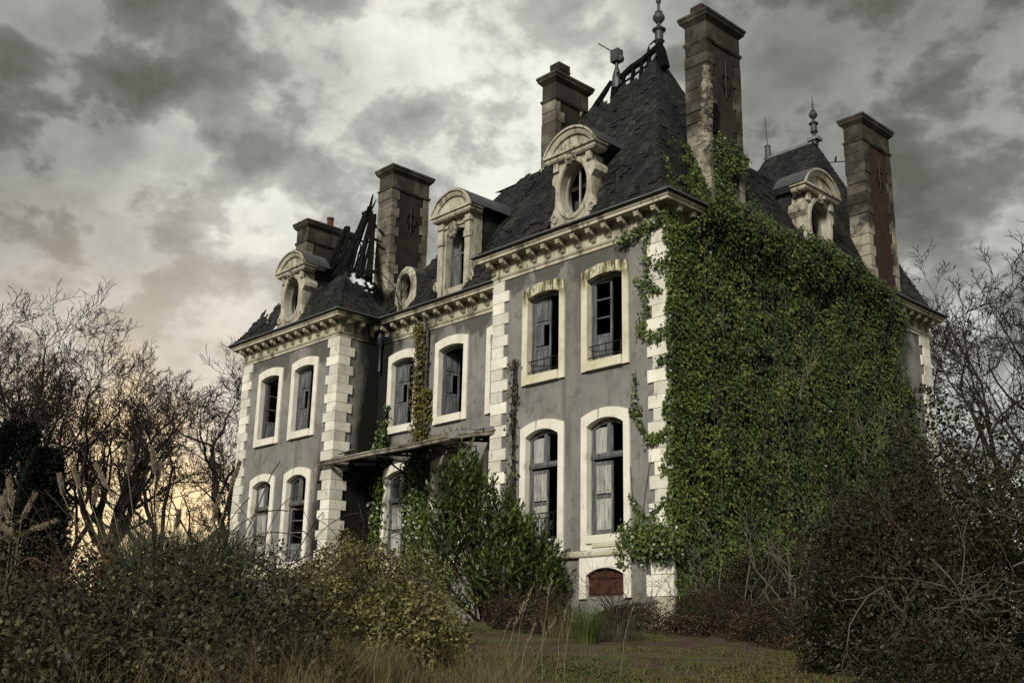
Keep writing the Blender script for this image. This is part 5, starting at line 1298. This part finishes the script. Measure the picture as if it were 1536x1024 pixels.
# laurel in front of the centre: upright leafy shoots
def laurel():
    b = at(735, 880, 27.5); x, y = b[0], b[1]; z = gz(x, y)-.1
    t = empty('laurel_shrub', (x, y, z)); tag(t, 'tall glossy green laurel shrub against the front of the house', 'shrub')
    g = random.Random(12); segs = []; P = []; TP = []; NR = []; LN = []
    rt = np.array([_R[0], _R[1], 0])/math.hypot(_R[0], _R[1]); fw = np.array([_F[0], _F[1], 0])/math.hypot(_F[0], _F[1])
    lobes = [(-.95, 0, 2.2, .58, 1.5, 190), (-.72, .1, 3.3, .30, .95, 85), (-.40, -.1, 2.6, .42, 1.1, 115), (-1.32, .1, 1.5, .45, 1.0, 90), (.10, .1, 2.3, .38, 1.05, 95), (.2, -.2, 1.4, .75, 1.1, 200), (.66, 0, 1.9, .34, .95, 80), (1.0, -.1, 1.3, .52, .95, 130), (1.35, .1, 1.35, .28, .65, 45), (1.45, 0, .8, .45, .6, 70), (-.6, -.3, 1.0, .85, 1.0, 170), (.5, -.4, .7, 1.1, .75, 170)]
    for lx, ly, lz, r, rz, n in [(a, b, c, d_, e, int(f*.8)) for a, b, c, d_, e, f in lobes]:
        for _ in range(n):
            d = Vector((g.gauss(0, 1), g.gauss(0, 1), g.gauss(.2, 1))).normalized(); u = g.uniform(.45, 1.05)
            p = np.array([0, 0, lz]) + rt*(lx+d.x*r*u) + fw*(ly+d.y*r*.9*u) + np.array([0, 0, d.z*rz*u])
            if p[2] < .15: continue
            dirv = (Vector(rt*d.x*.6+fw*d.y*.6)+Vector((0, 0, .9+d.z*.4))+Vector((g.gauss(0, .2), g.gauss(0, .2), 0))).normalized(); L_ = g.uniform(.3, .6)
            q = Vector(p)+dirv*L_; segs.append((tuple(p), tuple(q), .008, .004))
            m = int(L_/.06)
            for k in range(m):
                uu = (k+.5)/m; ph = k*2.4+g.random(); xo = dirv.orthogonal().normalized(); yo = dirv.cross(xo); o = xo*math.cos(ph)+yo*math.sin(ph)
                tdir = (o*(1.0-.55*uu)+dirv*(.45+.7*uu)); P.append(tuple(Vector(p)+dirv*L_*uu)); TP.append(tuple(tdir)); NR.append(tuple(dirv*1.0-o*.3+Vector((0, 0, .4)))); LN.append(g.uniform(.15, .25)*(1-.2*uu))
        c = np.array([0, 0, lz])+rt*lx+fw*ly
        for _ in range(4): segs.append(((g.gauss(0, .15), g.gauss(0, .15), 0), tuple(c+np.array([g.gauss(0, .3), g.gauss(0, .3), g.gauss(0, .3)])), .035, .015))
    P = np.array(P); k = len(P); LN = np.array(LN); leaves('foliage', 'laurel_leaf', P, np.array(TP), unit(np.array(NR)+rdirs(k)*.25), LN, LN*.34, 'long', t)
    segs_mesh('stem', 'bramble_stem', segs, 5, t)
laurel()

# climbers on the set-back centre
def climber(name, label, paths, m, n, w, y0, stemm='dead_wood', ln=(.07, .12)):
    ox = paths[0][0][0][0]; t = empty(name, (ox, y0, 0)); tag(t, label, "climbing plant")
    P = []; segs = []
    for pts, ww, cnt in paths:
        pts = np.array(pts)
        for _ in range(cnt):
            u = nrs.rand()*(len(pts)-1); i = int(u); p = pts[i]+(pts[i+1]-pts[i])*(u-i); P.append((p[0]-ox+nrs.normal(0, ww), -.08-abs(nrs.normal(0, .10)), p[1]+nrs.normal(0, .12)))
        for s in range(5):
            off = nrs.normal(0, ww*.5); pr = None
            for u in np.linspace(0, len(pts)-1.001, 9):
                i = int(u); p = pts[i]+(pts[i+1]-pts[i])*(u-i); q = (p[0]-ox+off+nrs.normal(0, .04), -.05-.03*nrs.rand(), p[1])
                if pr: segs.append((pr, q, .014, .012))
                pr = q
    P = np.array(P); k = len(P)
    leaves('foliage', m, P, np.stack([nrs.normal(0, .5, k), nrs.normal(-.3, .3, k), -np.ones(k)], -1), unit(np.array([[0, -1, .4]])+rdirs(k)*.7), nrs.uniform(*ln, k), nrs.uniform(ln[0], ln[1], k)*.9, 'ivy', t)
    segs_mesh('stem', stemm, segs, 5, t)
climber('climbing_vine', 'yellowing vine climbing the wall between two upper windows', [([(-11.75, 9.75), (-11.6, 8.8), (-11.65, 7.6), (-11.55, 6.6), (-11.6, 5.5)], .17, 1300), ([(-11.2, 7.4), (-11.2, 6.5), (-11.4, 5.6)], .12, 420), ([(-11.6, 5.62), (-10.9, 5.62), (-10.2, 5.75), (-9.4, 5.7)], .10, 260)], 'vine_leaf', 0, 0, RC)
climber('wall_ivy', 'dark ivy hanging below the canopy between the ground floor windows', [([(-11.6, 5.2), (-11.5, 4.2), (-11.4, 3.0), (-11.4, 1.5)], .34, 2300), ([(-13.7, 5.2), (-13.55, 4.2), (-13.6, 2.6), (-13.5, 1)], .16, 900), ([(-8.9, 5.0), (-8.85, 4.0), (-8.9, 2.5)], .14, 400)], 'ivy_leaf', 0, 0, RC)
climber('wall_ivy', 'thin ivy strand in the soot stain above the canopy', [([(-13.35, 7.2), (-13.35, 6.2), (-13.4, 5.4)], .07, 200), ([(-13.75, 6.3), (-13.75, 5.5)], .06, 90)], 'ivy_leaf', 0, 0, RC)
climber('dry_vine', 'leafless dry vine on the wall beside the laurel', [([(-5.35, 7.0), (-5.3, 6.0), (-5.35, 5.0), (-5.3, 3.6), (-5.4, 2)], .10, 130)], 'bramble_leaf', 0, 0, 0, 'bark')

# bare shrubs: several pale stems from one foot
def bare_shrub(px, depth, ptop, seed, label, n=9, m='dead_wood', spread=.6, py=880, r=.02, levels=3, name='bare_shrub', lean=(0, 0), z=None, minr=.006):
    b = at(px, py, depth); x, y = b[0], b[1]; z = gz(x, y)-.05 if z is None else z; h = at(px, ptop, depth)[2]-z
    t = empty(name, (x, y, z)); tag(t, label, 'shrub'); g = random.Random(seed); br = []
    for i in range(n):
        a = g.uniform(0, 6.28); branch_segs((g.gauss(0, .1), g.gauss(0, .1), 0), (math.cos(a)*spread*g.random()+lean[0], math.sin(a)*spread*g.random()+lean[1], 1), h*g.uniform(.55, .8), r*g.uniform(.6, 1.1), levels, br, g, kids=1, minr=minr, wander=.24, ratio=.5, ang=(.4, .9), trop=.10, nseg=5)
    segs_mesh('stem', m, [s[:4] for s in br], 5, t); return t
bare_shrub(1195, 22.5, 735, 41, 'bare pale shrub of many stems in front of the lower ivy', 6, 'pale_twig', spread=.7, py=940, levels=2, r=.022)
bare_shrub(1110, 23.5, 800, 42, 'smaller bare shrub at the foot of the ivy near the corner', 4, 'pale_twig', spread=.8, py=930, levels=2, r=.018)
def gutter_twigs():
    t = empty('bare_sapling', (-12.95, 1.5, 10.25)); tag(t, 'bare twiggy sapling rooted in the gutter beside the tall left chimney', 'sapling'); g = random.Random(4); br = []
    for i in range(9):
        branch_segs((g.uniform(-.25, .5), g.uniform(-.05, .1), 0), (g.gauss(0, .35), g.gauss(-.05, .2), 1), g.uniform(1.0, 1.9), .014, 2, br, g, kids=1, minr=.006, wander=.22, ang=(.4, .9))
    segs_mesh('stem', 'twig', [s[:4] for s in br], 4, t)
gutter_twigs()
def dead_branches():
    g = random.Random(9)
    for (y, z, n, ln, lb) in ((4.8, 5.8, 4, 1.5, 'two forked dead branches hanging in the middle of the ivy'), (8.0, 4.5, 6, 1.4, 'dead twigs on the ivy left of the spiky dark shrub'), (9.6, 4.7, 7, 1.4, 'thick tangle of dead grey branches on the ivy above the dark mound'), (10.9, 4.9, 5, 1.3, 'dead branches at the right end of the ivy')):
        t = empty('dead_branch', (.4, y, z)); tag(t, lb, 'dead branches', 'dead branches on the ivy'); br = []
        for _ in range(n):
            branch_segs((g.uniform(.0, .4), g.gauss(0, .25), g.gauss(0, .2)), (g.uniform(0, .35), g.gauss(-.2, .7), g.uniform(.2, 1.0)), ln*g.uniform(.6, 1.1), .017, 1, br, g, kids=1, minr=.007, wander=.28, ang=(.4, 1.0))
        segs_mesh('branch', 'pale_twig', [s[:4] for s in br], 5, t)
dead_branches()

# right hand side: dark bramble mound with dead branches, shrubs under the ivy
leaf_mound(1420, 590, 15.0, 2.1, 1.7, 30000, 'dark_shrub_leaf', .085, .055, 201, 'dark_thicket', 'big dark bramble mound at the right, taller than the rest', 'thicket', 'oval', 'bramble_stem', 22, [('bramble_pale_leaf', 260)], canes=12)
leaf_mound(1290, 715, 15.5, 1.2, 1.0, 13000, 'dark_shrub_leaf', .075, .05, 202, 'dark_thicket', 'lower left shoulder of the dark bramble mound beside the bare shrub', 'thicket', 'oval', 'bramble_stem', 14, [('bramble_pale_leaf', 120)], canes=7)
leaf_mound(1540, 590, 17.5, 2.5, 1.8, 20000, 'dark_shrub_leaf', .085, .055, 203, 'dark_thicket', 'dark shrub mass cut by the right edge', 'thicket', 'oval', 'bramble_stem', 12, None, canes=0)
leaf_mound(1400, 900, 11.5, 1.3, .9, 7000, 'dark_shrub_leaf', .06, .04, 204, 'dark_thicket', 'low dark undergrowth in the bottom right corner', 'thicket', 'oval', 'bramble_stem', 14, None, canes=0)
def dead_wood_pile():
    b = at(1400, 900, 13.0); x, y = b[0], b[1]; z = gz(x, y); t = empty('fallen_branch', (x, y, z)); tag(t, 'fallen dead branches sprawling in front of the dark mound', 'dead branches')
    g = random.Random(17); br = []; rt = Vector((_R[0], _R[1], 0)).normalized(); fw = Vector((_F[0], _F[1], 0)).normalized()
    for _ in range(17):
        p = rt*g.uniform(-.95, 1.0)+fw*g.uniform(-.2, .25)+Vector((0, 0, g.uniform(.2, 1.55))); d = rt*g.choice((-1, 1, 1))*g.uniform(.4, 1)+fw*g.gauss(0, .2)+Vector((0, 0, g.gauss(.1, .45)))
        branch_segs(p, d, g.uniform(.4, .9), g.uniform(.006, .012), 2, br, g, kids=1, minr=.003, wander=.26, trop=-.01)
    segs_mesh('branch', 'dead_wood', [s[:4] for s in br], 5, t)
dead_wood_pile()
leaf_mound(1130, 800, 25.2, 1.5, .8, 9000, 'dark_shrub_leaf', .10, .06, 211, 'dark_shrub', 'dark green shrub at the foot of the ivy wall behind the bare shrub', 'shrub', 'oval', 'bramble_stem', 10, [('laurel_leaf', 260)])
leaf_mound(1240, 800, 24.5, 1.5, .9, 8000, 'ivy_leaf', .10, .07, 212, 'green_shrub', 'mid green shrub between the ivy wall and the dark mound', 'shrub', 'oval', 'bramble_stem', 10, [('ivy_bright_leaf', 120)])
leaf_mound(1310, 640, 27, 1.8, 1.2, 9000, 'dark_shrub_leaf', .10, .065, 213, 'dark_shrub', 'dark shrub below the far right corner of the house', 'shrub', 'oval', 'bramble_stem', 12, [('bramble_pale_leaf', 100)], canes=0)
leaf_mound(1400, 600, 30, 1.7, 1.2, 9000, 'dark_shrub_leaf', .10, .065, 214, 'dark_shrub', 'dark shrub with spiky top against the far corner quoins', 'shrub', 'oval', 'bramble_stem', 14, None, canes=9)
leaf_mound(960, 893, 24.2, 2.0, .8, 8000, 'dark_shrub_leaf', .06, .04, 221, 'low_shrub', 'low dark undergrowth along the foot of the front wall', 'undergrowth', 'oval', 'bramble_stem', 26, [('russet_leaf', 3200), ('autumn_leaf', 40)], canes=0)
leaf_mound(1070, 885, 23.6, 1.7, .9, 8000, 'dark_shrub_leaf', .06, .04, 222, 'low_shrub', 'low dark undergrowth at the foot of the corner', 'undergrowth', 'oval', 'bramble_stem', 26, [('russet_leaf', 3200), ('autumn_leaf', 40)], canes=0)
leaf_mound(800, 890, 23.6, 1.5, .8, 7000, 'dark_shrub_leaf', .06, .04, 223, 'low_shrub', 'low dark undergrowth at the foot of the laurel', 'undergrowth', 'oval', 'bramble_stem', 26, [('russet_leaf', 3200), ('autumn_leaf', 40)], canes=0)
leaf_mound(1190, 900, 21.3, 1.7, .8, 7000, 'dark_shrub_leaf', .06, .04, 224, 'low_shrub', 'low dark undergrowth around the bare pale shrub', 'undergrowth', 'oval', 'bramble_stem', 26, [('russet_leaf', 3200), ('autumn_leaf', 40)], canes=0)

# grasses
def tuft(px, py, depth, h, n, rad, m, name, label, lean=.85, w=.009):
    b = at(px, py, depth); x, y = b[0], b[1]; z = gz(x, y)-.03; t = empty(name, (x, y, z)); tag(t, label, 'grass tuft')
    a = nrs.uniform(0, 6.283, n); r = rad*np.sqrt(nrs.rand(n)); base = np.stack([np.cos(a)*r, np.sin(a)*r, 0*a], -1)
    ln = np.stack([np.cos(a), np.sin(a), 0*a], -1)*nrs.uniform(0, lean, n)[:, None]
    blades('blade', m, base, ln, h*nrs.uniform(.4, 1.1, n), w, t, droop=.38, k=6)
tuft(880, 955, 20.5, 1.25, 520, .20, 'green_grass', 'grass_tuft', 'bright green grass tuft in front of the rusty basement plate')
tuft(925, 940, 21.3, .9, 380, .45, 'pampas_blade', 'grass_tuft', 'grey green grass tuft beside the bright green one')
tuft(850, 930, 21.8, 1.0, 380, .5, 'dry_grass', 'grass_tuft', 'dry brown grass tuft left of the bright green one')
def stalk(px, pyt, depth, seed, label, bend=.3, group=None, m='pale_straw', py=1040):
    b = at(px, py, depth); x, y = b[0], b[1]; z = gz(x, y); h = at(px, pyt, depth)[2]-z; t = empty('dry_stalk', (x, y, z)); tag(t, label, 'dry stalk', group)
    g = random.Random(seed); rt = Vector((_R[0], _R[1], 0)).normalized(); pts = [Vector((0, 0, 0))]; b_ = bend*g.uniform(.3, 1.3)*g.choice((-1, 1, 1))
    for i in range(1, 8): u = i/7; pts.append(Vector((0, 0, h*u))+rt*b_*h*u**2+Vector((g.gauss(0, .008), g.gauss(0, .008), 0)))
    mb = MB(); mb.tube(pts, [.003-.0014*i/7 for i in range(8)], 4); mb.build('stem', m, t)
    P = []; 
    for _ in range(26):
        u = g.uniform(.72, 1.0)*7; i = min(6, int(u)); P.append(tuple(pts[i].lerp(pts[i+1], u-i)))
    k = len(P); leaves('seed_head', m, np.array(P), rdirs(k)*.5+[[0, 0, .8]], rdirs(k), .05, .008, 'oval', t)
ST = [(752, 900, 11.5), (768, 872, 12.2), (800, 925, 12.6), (810, 868, 11.6), (835, 905, 12.8), (846, 880, 12.2), (775, 935, 10.4), (740, 925, 12.8)]
for i, (px, pt, dp) in enumerate(ST): stalk(px, pt, dp, 300+i, 'thin dry seed stalk among those standing before the laurel foot', group='dry stalks in front of the laurel')
stalk(560, 912, 9.5, 320, 'single straight pale stalk in front of the pale bramble', .05); stalk(388, 945, 8.5, 321, 'pale crooked stalk low in the left foreground', .2); stalk(146, 900, 8.0, 322, 'pale branching stalk near the bottom left corner', .2); stalk(930, 880, 13.5, 323, 'dry stalk leaning before the green grass tuft', .25)
def scatter(name, m, kind_label, cat, px0, px1, d0, d1, n, h, w, lean=.5, dens=None, blade=True, ln=.06):
    d = d0+(d1-d0)*nrs.rand(n)**1.15; px = nrs.uniform(px0, px1, n)
    P = CAM[None]+d[:, None]*(np.array([_F[0], _F[1], 0])/math.hypot(_F[0], _F[1]) + np.array([_R[0], _R[1], 0])[None]*((px-768)/FPX*1.0)[:, None])
    P[:, 2] = ground_z(P[:, 0], P[:, 1])-.005
    if dens is not None:
        k = nrs.rand(n) < np.clip((fbm(P, dens[0], 3)-dens[1])*dens[2], 0, 1); P = P[k]
    k = len(P); a = nrs.uniform(0, 6.283, k)
    if blade: o = blades(name, m, P, np.stack([np.cos(a), np.sin(a), 0*a], -1)*nrs.uniform(0, lean, k)[:, None], h*nrs.uniform(.4, 1.15, k), w, None, .3, 4)
    else: o = leaves(name, m, P+[[0, 0, .01]], np.stack([np.cos(a), np.sin(a), nrs.normal(0, .25, k)], -1), unit(np.array([[0, 0, 1.]])+rdirs(k)*.5), ln*nrs.uniform(.5, 1.3, k), ln*.6, 'oval')
    tag(o, kind_label, cat, None, 'stuff'); return o
scatter('dry_grass', 'dry_grass', 'tall dry yellow grass in the foreground below the brambles', 'grass', 300, 800, 6.8, 14.5, 30000, .62, .007, 1.0, (.7, .36, 5))
scatter('short_grass', 'lawn_grass', 'short mossy grass on the open ground', 'grass', 600, 1620, 6.5, 24, 130000, .06, .012, 1.1, (.6, .40, 8))
scatter('rough_grass', 'dry_grass', 'rough brown grass under the bushes', 'grass', -100, 1600, 6.5, 26, 9000, .20, .009, .9, (.7, .44, 6))
scatter('dry_grass', 'dry_grass', 'dry grass growing up through the left brambles', 'grass', -80, 520, 5.8, 9.5, 7000, 1.25, .005, .7, (.9, .42, 5))
scatter('leaf_litter', 'russet_leaf', 'fallen brown leaves on the ground', 'fallen leaves', 600, 1620, 7, 24, 36000, 0, 0, 0, (.6, .44, 6), False, .06)
